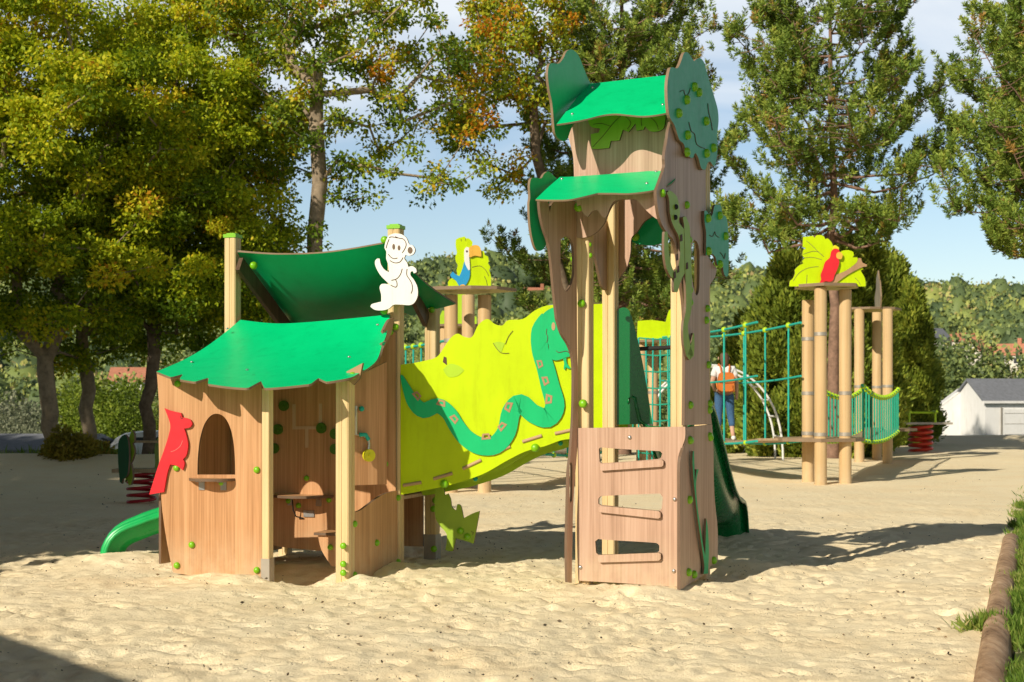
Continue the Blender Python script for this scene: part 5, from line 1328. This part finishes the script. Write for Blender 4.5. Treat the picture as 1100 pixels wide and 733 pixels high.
# fourth and fifth towers further back
Y4 = 30.5
T4 = thing('pole_tower', 'low pole tower under a lime leaf board, half hidden behind the macaw tower', 'pole tower', (W(492, 0, Y4).x, Y4, 0), 'round pole towers of the rope course')
for px, dy in ((478, 0), (505, .1), (492, .9)): round_pole(None, (W(px, 0, Y4).x, Y4 + dy), W(0, 349, Y4).z, .11, T4, (1.6,))
hexdeck('top_deck', (W(490, 0, Y4).x, Y4 + .3), .65, W(0, 351, Y4).z, .05, M['deckboard'], T4, seed=9)
hexdeck('deck', (W(490, 0, Y4).x, Y4 + .3), .9, .68, .06, M['plank'], T4, seed=10)
LP4 = vplane((W(450, 0, Y4).x, Y4), (W(520, 0, Y4).x, Y4))
plate('leaf_board', [(462, 350), (464, 343), (472, 341), (475, 334), (484, 332), (490, 324), (492, 316), (500, 314), (500, 322), (504, 326), (501, 332), (506, 337), (512, 341), (512, 350)], LP4, .03, (M['limegreen'], M['core']), T4, corner=45)
Y5 = 30.5
T5 = thing('pole_tower', 'pole tower with a lime leaf board seen through the climbing tower', 'pole tower', (W(706, 0, Y5).x, Y5, 0), 'round pole towers of the rope course')
for px, dy in ((689, 0), (723, .1), (706, .9)): round_pole(None, (W(px, 0, Y5).x, Y5 + dy), W(0, 367, Y5).z, .11, T5, (1.6,))
hexdeck('top_deck', (W(706, 0, Y5).x, Y5 + .3), .7, W(0, 368, Y5).z, .05, M['deckboard'], T5, seed=12)
hexdeck('deck', (W(706, 0, Y5).x, Y5 + .3), .9, .68, .06, M['plank'], T5, seed=13)
LP5 = vplane((W(680, 0, Y5).x, Y5), (W(740, 0, Y5).x, Y5))
plate('leaf_board', [(684, 367), (685, 345), (700, 344), (715, 346), (718, 335), (722, 330), (723, 322), (730, 316), (742, 318), (744, 330), (738, 340), (732, 345), (735, 355), (731, 367)], LP5, .03, (M['lime'], M['core']), T5, corner=45)

# rope nets between the towers
def sagline(a, b_, sag, n=14):
    a, b_ = Vector(a), Vector(b_)
    return [a.lerp(b_, k / n) + Vector((0, 0, -sag * 4 * (k / n) * (1 - k / n))) for k in range(n + 1)]

def rope_bridge(label, a, b_, zt, zm, zp, sag_t, sag_p, nv, wid, mat, group='rope bridges of the course'):
    """two net sides and a plank walk between two towers"""
    a, b_ = Vector(a), Vector(b_); d = (b_ - a).normalized(); s_ = Vector((d.y, -d.x, 0))
    t = thing('rope_bridge', label, 'rope bridge', ((a.x + b_.x) / 2, (a.y + b_.y) / 2, 0), group)
    for k in (-1, 1):
        o = s_ * wid / 2 * k
        top = sagline(a + o + Vector((0, 0, zt)), b_ + o + Vector((0, 0, zt)), sag_t); low = sagline(a + o + Vector((0, 0, zp)), b_ + o + Vector((0, 0, zp)), sag_p)
        mb = MB(); mb.tube(top, .022, 6); tr_ = mb.build('top_rope', mat, t)
        mb = MB(); mb.tube(low, .022, 6); mb.build('bottom_rope', mat, t)
        if zm:
            mid = sagline(a + o + Vector((0, 0, zm)), b_ + o + Vector((0, 0, zm)), (sag_t + sag_p) / 2); mb = MB(); mb.tube(mid, .02, 6); mb.build('middle_rope', mat, t)
        for i in range(nv):
            u = (i + .5) / nv * 14; j = int(u); f_ = u - j; p = top[j].lerp(top[j + 1], f_); q = low[j].lerp(low[j + 1], f_)
            mb = MB(); mb.tube([p, q], .018, 6); vo = mb.build('hanging_rope', mat, t)
            mb = MB(); mb.ball(p, .055, 8, 6); mb.build('rope_clamp', M['knot'], vo)
            mb = MB(); mb.ball(q, .045, 8, 6); mb.build('rope_clamp', M['knot'], vo)
    n = max(6, int((b_ - a).length / .22)); w = sagline(a + Vector((0, 0, zp)), b_ + Vector((0, 0, zp)), sag_p, n)
    for i in range(n):
        c = (w[i] + w[i + 1]) / 2; ax = (w[i + 1] - w[i]).normalized(); mb = MB(); mb.box(c + Vector((0, 0, .03)), (w[i + 1] - w[i]).length * .86, wid * .92, .04, ax=ax, az=ax.cross(s_) if ax.cross(s_).z > 0 else -ax.cross(s_)); mb.build('plank', M['plank'], t)
    return t
a5 = (W(706, 0, Y5).x + .5, Y5 + .1, 0)
rope_bridge('wide turquoise rope net and plank walk left of the red parrot tower', (c1_[0] - .75, c1_[1], 0), a5, 2.78, 1.85, .72, .05, .12, 5, .8, M['rope'])
rope_bridge('green net bridge with hanging ropes between the red parrot and edge on leaf towers', (c1_[0] + .45, c1_[1] + .7, 0), (c2_[0] - .1, c2_[1] - .9, 0), 1.70, 0, .72, .22, .12, 16, .8, M['netrope'])
rope_bridge('rope bridge between the macaw tower and the tower behind the climbing tower', (pts3[1].x + .6, 23.2, 0), (W(690, 0, Y5).x - .5, Y5, 0), 1.0, 0, .55, .06, .12, 8, .8, M['netrope'])
rope_bridge('rope bridge left of the macaw tower', (pts3[0].x - .4, 22.6, 0), (W(395, 0, 27).x, 27, 0), 2.40, 0, .68, .02, .1, 8, .8, M['rope'])
# net wall hanging under the fifth tower
t = thing('climbing_net', 'turquoise climbing net seen through the tower opening', 'climbing net', (W(706, 0, 29.5).x, 29.5, 0))
xa, xb = W(686, 0, 29.5).x, W(725, 0, 29.5).x
for i in range(6):
    x = xa + (xb - xa) * i / 5; mb = MB(); mb.tube([(x, 29.5, 2.72), (x + .03 * math.sin(i * 2), 29.5, gz(x, 29.5))], .018, 6); mb.build('net_rope', M['rope'], t)
for i in range(8):
    zz = 2.72 - i * .34; mb = MB(); mb.tube([(xa, 29.5, zz), ((xa + xb) / 2, 29.5, zz - .03), (xb, 29.5, zz)], .016, 6); mb.build('net_rope', M['netrope'], t)

# white arched ladder climber
t = thing('arch_ladder', 'white tubular arched climbing ladder behind the rope net', 'climbing frame', (W(762, 0, 34).x, 34, 0))
xl, xr = W(688, 0, 34).x, W(837, 0, 34).x; cx_ = (xl + xr) / 2; a_ = (xr - xl) / 2
def archp(k, n, yy): 
    th = math.pi * k / n; return Vector((cx_ - a_ * math.cos(th), yy, -.1 + 2.35 * math.sin(th) ** .8))
for yy in (33.5, 34.5):
    mb = MB(); mb.tube([archp(k, 30, yy) for k in range(31)], .026, 8); mb.build('rail', M['whitemetal'], t)
for k in range(2, 29, 2):
    mb = MB(); mb.tube([archp(k, 30, 33.5), archp(k, 30, 34.5)], .022, 6); mb.build('rung', M['whitemetal'], t)

# ------------------------------------------------------------------ spring rockers
def spring(c, r, z0, z1, turns, wire, mat, parent):
    mb = MB(); n = turns * 16
    mb.tube([(c[0] + r * math.cos(6.283 * k / 16), c[1] + r * math.sin(6.283 * k / 16), z0 + (z1 - z0) * k / n) for k in range(n + 1)], wire, 8)
    return mb.build('spring', mat, parent)
b = G(989, 39.3); t = thing('spring_rocker', 'red spring seesaw rocker with lime handles near the white shed', 'spring rocker', b)
spring(b, .30, b[2] - .05, b[2] + .72, 5, .045, M['redspring'], t)
mb = MB(); mb.box((b[0], b[1], b[2] + .78), 1.7, .26, .06); mb.build('seesaw_board', M['galv'], t)
for s in (-1, 1):
    mb = MB(); x = b[0] + s * .36
    mb.tube([(x, b[1] - .15, b[2] + .81), (x, b[1] - .15, b[2] + 1.12)], .035, 8); mb.tube([(x, b[1] - .3, b[2] + 1.1), (x, b[1] + .1, b[2] + 1.1)], .04, 8); mb.build('handle', M['knot'], t)
mb = MB(); mb.tube([(b[0] - .36, b[1], b[2] + 1.08), (b[0] + .36, b[1], b[2] + 1.08)], .035, 8); mb.build('handle_bar', M['knot'], t)

b = W(152, 540, 19.9); b = (b.x, b.y, gz(b.x, b.y)); t = thing('spring_rocker', 'spring rocker with dark green and lime side boards left of the playhouse', 'spring rocker', b)
spring(b, .19, b[2] - .03, b[2] + .43, 5, .022, M['darkred'], t)
mb = MB(); mb.box((b[0], b[1], b[2] + .46), .72, .42, .05); mb.build('seat_board', M['plank'], t)
mb = MB(); mb.box((b[0] + .18, b[1], b[2] + .86), .66, .10, .03); mb.build('backrest', M['plank'], t)
Yr = 19.7; zr = Zm(90, 440, 4.0727)
sp1 = vplane((W(118, 0, Yr).x, Yr + .04), (W(150, 0, Yr).x, Yr - .30))
o = plate('side_board', zr([(152, 140), (165, 118), (178, 110), (190, 125), (197, 170), (196, 240), (190, 285), (178, 300), (170, 305), (166, 325), (158, 318), (152, 260), (149, 200)]), sp1, .03, (M['darkgreen'], M['core']), t, off=.05, corner=50)
plate('side_board', zr([(204, 105), (212, 92), (220, 110), (220, 140), (212, 150), (222, 180), (214, 215), (205, 235), (214, 290), (205, 330), (196, 332), (190, 305), (180, 318), (186, 280), (196, 240), (202, 180), (198, 130)]), sp1, .03, (M['leafgreen'], M['core']), t, corner=50)
bolts(sp1, zr([(203, 140)]), o, .0, .04, 'tyre', 'eye_knob')
sp2 = vplane((b[0] + .30, b[1] + .06), (b[0] + .55, b[1] - .25))
plate('side_board', zr([(318, 135), (328, 120), (336, 160), (336, 250), (322, 300), (305, 330), (302, 290), (312, 240), (310, 180)]), sp2, .03, (M['leafgreen'], M['core']), t, corner=50)

# ------------------------------------------------------------------ person with a backpack
def skin_body(name, verts, edges, radii, mat, parent, sub=2, root=0):
    me = bpy.data.meshes.new(name); me.from_pydata(verts, edges, []); me.update()
    o = bpy.data.objects.new(name, me); link(o, parent)
    m = o.modifiers.new('skin', 'SKIN'); m.use_smooth_shade = True
    if not me.skin_vertices: 
        bpy.context.view_layer.objects.active = o
    lay = me.skin_vertices[0].data if me.skin_vertices else None
    if lay is None:
        return o
    for i, r in enumerate(radii):
        lay[i].radius = r if hasattr(r, '__len__') else (r, r)
    lay[root].use_root = True
    s_ = o.modifiers.new('sub', 'SUBSURF'); s_.levels = sub; s_.render_levels = sub
    me.materials.append(mat)
    return o
PY = 27.0
px_ = W(776, 0, PY).x
walk = sagline(Vector((c1_[0] - .75, c1_[1], .72)), Vector((a5[0], a5[1], .72)), .12, 40)
wp = min(walk, key=lambda v: abs(CX + F * v.x / v.y - 779)); PY = wp.y; pz = wp.z + .055
pb_ = Vector((wp.x, PY, pz))
per = thing('person', 'woman seen from behind in a white top and cropped jeans, carrying an orange backpack', 'person', pb_)
def pv(x, y, z_): return tuple(pb_ + Vector((x, y, z_)))
# joints: x to the right, y away from the camera
J = [pv(0, 0, .93), pv(0, 0, 1.06), pv(0, .0, 1.22), pv(0, .01, 1.36), pv(0, .02, 1.45), pv(0, .03, 1.50), pv(0.0, .05, 1.57), pv(0, .05, 1.64),   # 0-7 spine, neck, head
     pv(-.10, 0, .86), pv(-.11, .03, .48), pv(-.11, -.02, .09), pv(-.12, .12, .04),      # 8-11 left leg
     pv(.10, 0, .86), pv(.13, .04, .48), pv(.16, -.06, .09), pv(.20, .08, .04),           # 12-15 right leg
     pv(-.17, .01, 1.38), pv(-.23, .05, 1.12), pv(-.16, .22, .98), pv(-.12, .30, .97),         # left arm bent forward
     pv(.17, .01, 1.38), pv(.24, -.01, 1.10), pv(.25, .05, .86), pv(.25, .07, .78)]       # right arm hanging
E = [(0, 1), (1, 2), (2, 3), (3, 4), (4, 5), (5, 6), (6, 7), (0, 8), (8, 9), (9, 10), (10, 11), (0, 12), (12, 13), (13, 14), (14, 15), (3, 16), (16, 17), (17, 18), (18, 19), (3, 20), (20, 21), (21, 22), (22, 23)]
Rd = [(.15, .115), (.125, .10), (.135, .105), (.135, .10), (.06, .06), (.05, .05), (.085, .10), (.07, .085), .09, .062, .04, .035, .09, .062, .04, .035, .06, .045, .033, .03, .06, .045, .033, .03]
skin_body('body', J, E, Rd, M['skin'], per)
if True:
    t3 = [pv(0, 0, .98), pv(0, 0, 1.08), pv(0, 0, 1.22), pv(0, .01, 1.36), pv(0, .015, 1.43), pv(-.17, .01, 1.385), pv(-.215, .03, 1.22), pv(.17, .01, 1.385), pv(.225, 0, 1.22)]
    skin_body('white_top', t3, [(0, 1), (1, 2), (2, 3), (3, 4), (3, 5), (5, 6), (3, 7), (7, 8)], [(.16, .125), (.14, .115), (.15, .12), (.15, .115), (.075, .07), .075, .065, .075, .065], M['shirt'], per)
    jn = [pv(0, 0, .97), pv(-.10, 0, .84), pv(-.11, .03, .48), pv(-.11, -.0, .24), pv(.10, 0, .84), pv(.13, .04, .48), pv(.15, -.03, .24)]
    skin_body('jeans', jn, [(0, 1), (1, 2), (2, 3), (0, 4), (4, 5), (5, 6)], [(.155, .125), .105, .078, .062, .105, .078, .062], M['jeans'], per)
    for p, q in (((-.11, -.06, .045), (-.12, .17, .04)), ((.16, -.10, .045), (.21, .13, .04))):
        skin_body('shoe', [pv(*p), pv(*[(p[i] + q[i]) / 2 for i in range(3)]), pv(*q)], [(0, 1), (1, 2)], [(.045, .05), (.05, .05), (.045, .04)], M['white'], per)
    hr = [pv(0, .02, 1.71), pv(0, .0, 1.62), pv(.0, -.03, 1.52), pv(-.01, -.05, 1.40)]
    skin_body('hair', hr, [(0, 1), (1, 2), (2, 3)], [(.075, .07), (.10, .095), (.085, .06), (.05, .04)], M['hair'], per)
    for s in (-1, 1):
        mb = MB(); mb.ball(pv(s * .105, .05, 1.59), .028, 8, 6, sc=(.4, .7, 1.1)); mb.build('ear', M['skin'], per)
    bag = thing('backpack', 'orange leather backpack on the back of the woman in white', 'backpack', pv(0, -.17, 1.0))
    mb = MB(); bm_ = []
    bp2 = Plane(pv(0, -.26, 0), (1, 0, 0), (0, 0, 1), (0, -1, 0))
    zb = pb_.z
    prof = [(-.14, .93), (.14, .93), (.155, 1.0), (.15, 1.2), (.12, 1.29), (.05, 1.31), (-.05, 1.31), (-.12, 1.29), (-.15, 1.2), (-.155, 1.0)]
    Q = Plane(Vector((pb_.x, pb_.y - .25, pb_.z)), (1, 0, 0), (0, 0, 1), (0, -1, 0))
    plate_local('bag_body', [smooth_loop(prof, 4, 100)], Q, .13, (M['bag'], M['bag']), bag, off=-.13 + .02)
    plate_local('flap', [smooth_loop([(-.145, 1.12), (.145, 1.12), (.145, 1.2), (.12, 1.285), (-.12, 1.285), (-.145, 1.2)], 4, 100)], Q, .02, (M['bag'], M['bag']), bag, off=.024)
    plate_local('pocket', [smooth_loop([(-.11, .95), (.11, .95), (.115, 1.02), (.10, 1.08), (-.10, 1.08), (-.115, 1.02)], 4, 100)], Q, .025, (M['bag'], M['bag']), bag, off=.022)
    for s in (-1, 1):
        mb = MB(); mb.tube([pv(s * .07, -.12, 1.30), pv(s * .09, -.10, 1.42), pv(s * .10, .02, 1.48), pv(s * .12, .12, 1.40), pv(s * .15, .10, 1.15), pv(s * .14, -.08, 1.0)], .016, 6); mb.build('strap', M['bag'], bag)

# ------------------------------------------------------------------ sheds, fence, cars, houses
def gabled(name, label, cat, c, sx, sy, hw, hr, rz, wall, roof, group=None, over=.12, chim=False, wins=()):
    """house or shed: ridge along local x"""
    t = thing(name, label, cat, c, group); t.rotation_euler.z = rz
    R = Matrix.Rotation(rz, 3, 'Z'); b_ = Vector(c)
    f = lambda x, y, z_: tuple(Vector((x, y, z_)))
    def part(n, mb, mat, par):
        o = mb.build(n, mat, None); o.parent = par; return o
    mb = MB(); hx, hy = sx / 2, sy / 2
    vs = [f(-hx, -hy, -2), f(hx, -hy, -2), f(hx, hy, -2), f(-hx, hy, -2), f(-hx, -hy, hw), f(hx, -hy, hw), f(hx, hy, hw), f(-hx, hy, hw), f(-hx, 0, hr), f(hx, 0, hr)]
    mb.add(vs, [(0, 1, 5, 4), (2, 3, 7, 6), (1, 2, 6, 9, 5), (3, 0, 4, 8, 7)])
    w = part('wall', mb, wall, t)
    mb = MB(); sl = (hr - hw) / hy; th = .10; ox = hx + over; oy = hy + over; ze = hw - sl * over
    for s in (-1, 1):
        vs = [f(-ox, s * oy, ze + .01), f(ox, s * oy, ze + .01), f(ox, 0, hr + .01), f(-ox, 0, hr + .01)]; vs2 = [tuple(Vector(v) + Vector((0, 0, th))) for v in vs]
        k = [(0, 1, 2, 3), (7, 6, 5, 4), (0, 4, 5, 1), (1, 5, 6, 2), (2, 6, 7, 3), (3, 7, 4, 0)]
        mb.add(vs + vs2, k if s > 0 else [q[::-1] for q in k])
    r = part('roof', mb, roof, t)
    if chim:
        mb = MB(); mb.box((hx * .5, 0, hr + .4), .7, .6, 1.3); part('chimney', mb, M['tile'], r)
    for (side, u, v, ww, hh) in wins:
        fr_ = MB(); pn = MB()
        if side == 'f': fr_.box((u, -hy - .02, v), ww, .06, hh); pn.box((u, -hy - .045, v), ww * .8, .05, hh * .8)
        else: fr_.box((-hx - .02, u, v), .06, ww, hh); pn.box((-hx - .045, u, v), .05, ww * .8, hh * .8)
        fo_ = part('window', fr_, M['white'], t); part('pane', pn, M['pane'], fo_)
    return t
Ys = 57.0
s1_ = W(1052, 0, Ys)
sh_z = -1.15
sx_ = 5.2
sht = gabled('garden_shed', 'white garden shed with a slate grey roof and a wide white door', 'shed', (s1_.x + 2.35, Ys + 1.2, sh_z), sx_, 2.6, 2.50, 3.35, math.radians(11), M['shedwhite'], M['slate'], over=.10)
def lpart(n, mb, mat, par):
    o = mb.build(n, mat, None); o.parent = par; return o
mb = MB(); mb.box((.25, -1.33, 1.12), 4.2, .05, 2.2); dr = lpart('door', mb, M['shedwhite'], sht)
for k in range(5):
    mb = MB(); mb.box((.25, -1.36, .38 + k * .42), 4.1, .02, .012); lpart('door_groove', mb, M['galv'], dr)
for x in (-1.92, 2.42):
    mb = MB(); mb.box((x, -1.35, 1.15), .06, .03, 2.3); lpart('door_frame', mb, M['galv'], sht)
mb = MB(); mb.box((0, -1.42, 2.50), 5.5, .12, .10); lpart('gutter', mb, M['shedwhite'], sht)
gabled('garden_shed', 'smaller plain white shed left of the slate roofed shed', 'shed', (W(1031, 0, 59).x, 59, -1.15), 1.3, 2.2, 2.1, 2.95, math.radians(80), M['shedwhite'], M['shedwhite'], over=.02)
# dark slatted fence beside the sheds
t = thing('slatted_fence', 'dark blue grey slatted fence left of the white sheds', 'fence', (W(1010, 0, 60).x, 60, -1.2))
for k in range(4):
    mb = MB(); mb.box((W(999, 0, 60).x + k * .30, 60, .0), .08, .08, 2.6); mb.build('post', M['bluegrey'], t)
for k in range(7):
    mb = MB(); mb.box((W(1010.5, 0, 60).x, 60.02, -1.05 + k * .36), 1.0, .03, .26); mb.build('slat', M['bluegrey'], t)

# low white building and car on the left
gabled('outbuilding', 'low white outbuilding with a flat grey roof at the far left', 'building', (W(-25, 0, 38).x, 40.4, -.95), 5.2, 3.6, 0.95, 1.32, math.radians(-3), M['shedwhite'], M['slate'], over=.12, wins=(('f', -1.5, .5, .8, .5),))
def car(label, c, rz, mat):
    t = thing('parked_car', label, 'car', c); t.rotation_euler.z = rz
    side = [(-2.0, .35), (-2.05, .65), (-1.95, .88), (-1.25, .98), (-.65, 1.42), (.75, 1.45), (1.55, 1.02), (2.0, .92), (2.08, .6), (2.0, .32)]
    def solid(pr, y0, y1, nm, m, par, inset=0):
        pr = smooth_loop(pr, 3, 60); n = len(pr); mb = MB()
        vs = [(x, y0 + (inset if z_ > 1.0 else 0), z_) for x, z_ in pr] + [(x, y1 - (inset if z_ > 1.0 else 0), z_) for x, z_ in pr]
        mb.add(vs, [(i, (i + 1) % n, (i + 1) % n + n, i + n) for i in range(n)] + [tuple(range(n))[::-1], tuple(range(n, 2 * n))])
        return lpart(nm, mb, m, par)
    bd = solid(side, -.85, .85, 'body', mat, t, .1)
    for s in (-1, 1):
        mb = MB(); q = [(-1.05, 1.02), (-.6, 1.36), (.05, 1.38), (.05, 1.02)]; y = s * .76
        mb.box((-.38, s * .765, 1.19), .82, .02, .28); lpart('window', mb, M['pane'], t)
        mb = MB(); mb.box((.62, s * .765, 1.19), .9, .02, .28); lpart('window', mb, M['pane'], t)
        for x in (-1.3, 1.3):
            mb = MB(); mb.tube([(x, s * .68, .32), (x, s * .87, .32)], .32, 18); w = lpart('wheel', mb, M['tyre'], t)
            mb = MB(); mb.tube([(x, s * .871, .32), (x, s * .885, .32)], .19, 14); lpart('rim', mb, M['steel'], w)
        mb = MB(); mb.ball((-2.0, s * .6, .72), .12, 8, 6, sc=(.4, 1.2, .8)); lpart('headlight', mb, M['white'], t)
    return t
cz = gz(W(156, 0, 41).x, 41)
car('pale parked car glimpsed behind the spring rocker on the left', (W(160, 0, 41).x, 41, -.95), math.radians(15), M['carwhite'])

hs = [(575, 320, 350, 7, 6, 3.6, 6.0, .25, 'cream house with a pale roof on the far hillside left of the tower', True), (594, 336, 300, 8, 5, 2.6, 4.2, -.1, 'low house with a grey roof below the cream hillside house', False),
      (704, 322, 330, 8, 5, 2.6, 4.4, .2, 'pale low house glimpsed behind the climbing tower', False), (1003, 362, 290, 5, 4, 2.4, 4.2, .6, 'small white house with a steep roof right of the conifers', False), (1040, 366, 300, 7, 5, 2.2, 3.8, -.2, 'long house with an orange roof in the right hand valley', False),
      (1051, 378, 260, 5, 4, 2.6, 4.4, .7, 'white gabled house above the garden shed', True), (1088, 380, 255, 5, 4, 2.4, 4.2, -.6, 'pink roofed house near the right edge', True), (148, 408, 150, 5, 4, 1.7, 3.0, .1, 'red roofed house between the trunks on the left', False)]
for px, py, Y, sx, sy, hw, hr, rz, lab, ch in hs:
    p = W(px, py, Y); roof = M['tile'] if 'red' in lab or 'orange' in lab or 'pink' in lab else M['slate'] if 'grey' in lab or 'steep' in lab else M['tile']
    gabled('house', lab, 'house', (p.x, Y, p.z - hr * .6), sx, sy, hw, hr, rz, M['render'], roof, None, .3, ch, wins=(('f', -sx * .25, hw * .5, 1.0, 1.2), ('f', sx * .22, hw * .5, 1.0, 1.2)))

# unseen trees placed beyond the left edge of view to throw the shade over the left of the sand and the lower crowns
def shade_tree(lab, x, y, H, R, z0, seed, n=170):
    b_ = (x, y, gz(x, y)); broadleaf('broadleaf_tree', lab, b_, (x, y, H * .45), [(x, y, z0 + (H - z0) * .5, R, R, (H - z0) * .5), (x - R * .5, y + R * .4, z0 + (H - z0) * .4, R * .8, R * .8, (H - z0) * .4)], seed, n, 110, .8, .36, M['leaf_left'], M['bark'], r0=.2, shell=0, group='unseen trees shading the left of the sand')
def qp(q, p): return (.79 * q + .61 * p, -.61 * q + .79 * p)
for i, (q, p, H, R, z0) in enumerate(((-14.7, .5, 8.0, 2.9, .2), (-18.5, 1, 8.8, 3.0, .3), (-23.5, 0, 17, 3.4, .5), (-28.5, 0, 16.5, 3.6, .5), (-34, 1, 16.5, 3.6, .5))):
    shade_tree('unseen leafy tree shading the left of the sand', *qp(q, p), H, R, z0, 101 + i, 260)
xq, yq = qp(-7.7, -1.35)
gabled('shadow_caster', 'unseen building added behind the viewer to cast the corner shadow', 'shadow_caster', (xq, yq, 0), 5.4, 2.6, 2.7, 3.5, math.radians(-51), M['hut_wood'], M['slate'], None, .2, False, (('f', 0, 1.4, 1.2, 1.0),))  # added unseen building, shaped to throw the lower left corner shadow

# ------------------------------------------------------------------ light, sky, camera
sun = bpy.data.lights.new('sun', 'SUN'); sun.energy = 5.0; sun.angle = math.radians(0.5); sun.color = (1.0, 0.91, 0.76)
so = bpy.data.objects.new('sun', sun); COL.objects.link(so)
sdir = Vector((SUN_DIR.x * math.cos(SUN_EL), SUN_DIR.y * math.cos(SUN_EL), math.sin(SUN_EL)))
so.rotation_euler = sdir.to_track_quat('Z', 'Y').to_euler(); so.location = (-20, -25, 25)

world = bpy.data.worlds.new('World'); scene.world = world; world.use_nodes = True
nt = world.node_tree; bg = nt.nodes['Background']
sky = nt.nodes.new('ShaderNodeTexSky'); sky.sky_type = 'NISHITA'; sky.sun_disc = False
sky.sun_elevation = SUN_EL; sky.sun_rotation = math.atan2(SUN_DIR.x, SUN_DIR.y)
sky.air_density = 1.0; sky.dust_density = 0.6; sky.ozone_density = 1.4
tc = nt.nodes.new('ShaderNodeTexCoord'); mp = nt.nodes.new('ShaderNodeMapping'); mp.inputs['Scale'].default_value = (1.3, 1.3, 5.5); mp.inputs['Location'].default_value = (0.3, 0.1, 0.35)
nt.links.new(tc.outputs['Generated'], mp.inputs['Vector'])
n1 = N(nt, 'ShaderNodeTexNoise', Scale=2.2, Detail=9.0, Roughness=0.55, Distortion=0.5); nt.links.new(mp.outputs['Vector'], n1.inputs['Vector'])
sep = nt.nodes.new('ShaderNodeSeparateXYZ'); nt.links.new(tc.outputs['Generated'], sep.inputs[0])
cov = N(nt, 'ShaderNodeMapRange'); cov.inputs['From Min'].default_value = 0.10; cov.inputs['From Max'].default_value = 0.27; cov.inputs['To Min'].default_value = -0.20; cov.inputs['To Max'].default_value = 0.30
nt.links.new(sep.outputs['Z'], cov.inputs['Value'])
fade = N(nt, 'ShaderNodeMapRange'); fade.inputs['From Min'].default_value = 0.30; fade.inputs['From Max'].default_value = 0.50; fade.inputs['To Min'].default_value = 0.0; fade.inputs['To Max'].default_value = -0.45
nt.links.new(sep.outputs['Z'], fade.inputs['Value'])
cf = N(nt, 'ShaderNodeMath', _operation='ADD'); nt.links.new(cov.outputs['Result'], cf.inputs[0]); nt.links.new(fade.outputs['Result'], cf.inputs[1])
ad = N(nt, 'ShaderNodeMath', _operation='ADD'); nt.links.new(n1.outputs['Fac'], ad.inputs[0]); nt.links.new(cf.outputs[0], ad.inputs[1])
cr = ramp(nt, ad.outputs[0], [(0.42, (0.04, 0.04, 0.04)), (0.58, (0.40, 0.40, 0.40)), (0.80, (0.95, 0.95, 0.95))])
mixc = N(nt, 'ShaderNodeMix', _data_type='RGBA'); nt.links.new(cr, mixc.inputs['Factor']); nt.links.new(sky.outputs['Color'], mixc.inputs['A'])
mixc.inputs['B'].default_value = (7.0, 7.45, 7.9, 1)
dk = N(nt, 'ShaderNodeMapRange'); dk.inputs['From Min'].default_value = 0.27; dk.inputs['From Max'].default_value = 0.48; dk.inputs['To Min'].default_value = 1.0; dk.inputs['To Max'].default_value = 0.18
nt.links.new(sep.outputs['Z'], dk.inputs['Value'])
mul = N(nt, 'ShaderNodeMix', _data_type='RGBA', _blend_type='MULTIPLY'); mul.inputs['Factor'].default_value = 1.0
nt.links.new(mixc.outputs['Result'], mul.inputs['A']); nt.links.new(dk.outputs['Result'], mul.inputs['B'])
nt.links.new(mul.outputs['Result'], bg.inputs['Color']); bg.inputs['Strength'].default_value = 0.125

cam = bpy.data.cameras.new('camera'); co = bpy.data.objects.new('camera', cam); COL.objects.link(co)
co.location = (0, 0, CH); co.rotation_euler = (math.radians(90), 0, 0)
cam.sensor_width = 36; cam.lens = 50.0 * F / 1527.8; cam.shift_y = (HY - 366.5) / 1100.0; cam.clip_end = 6000; cam.clip_start = 0.1
cam.dof.use_dof = True; cam.dof.focus_distance = 11.2; cam.dof.aperture_fstop = 4.5
scene.camera = co
scene.render.engine = 'CYCLES'
scene.view_settings.view_transform = 'Standard'; scene.view_settings.look = 'None'; scene.view_settings.exposure = 0
scene.render.resolution_x = 1024; scene.render.resolution_y = 682
scene.cycles.max_bounces = 8
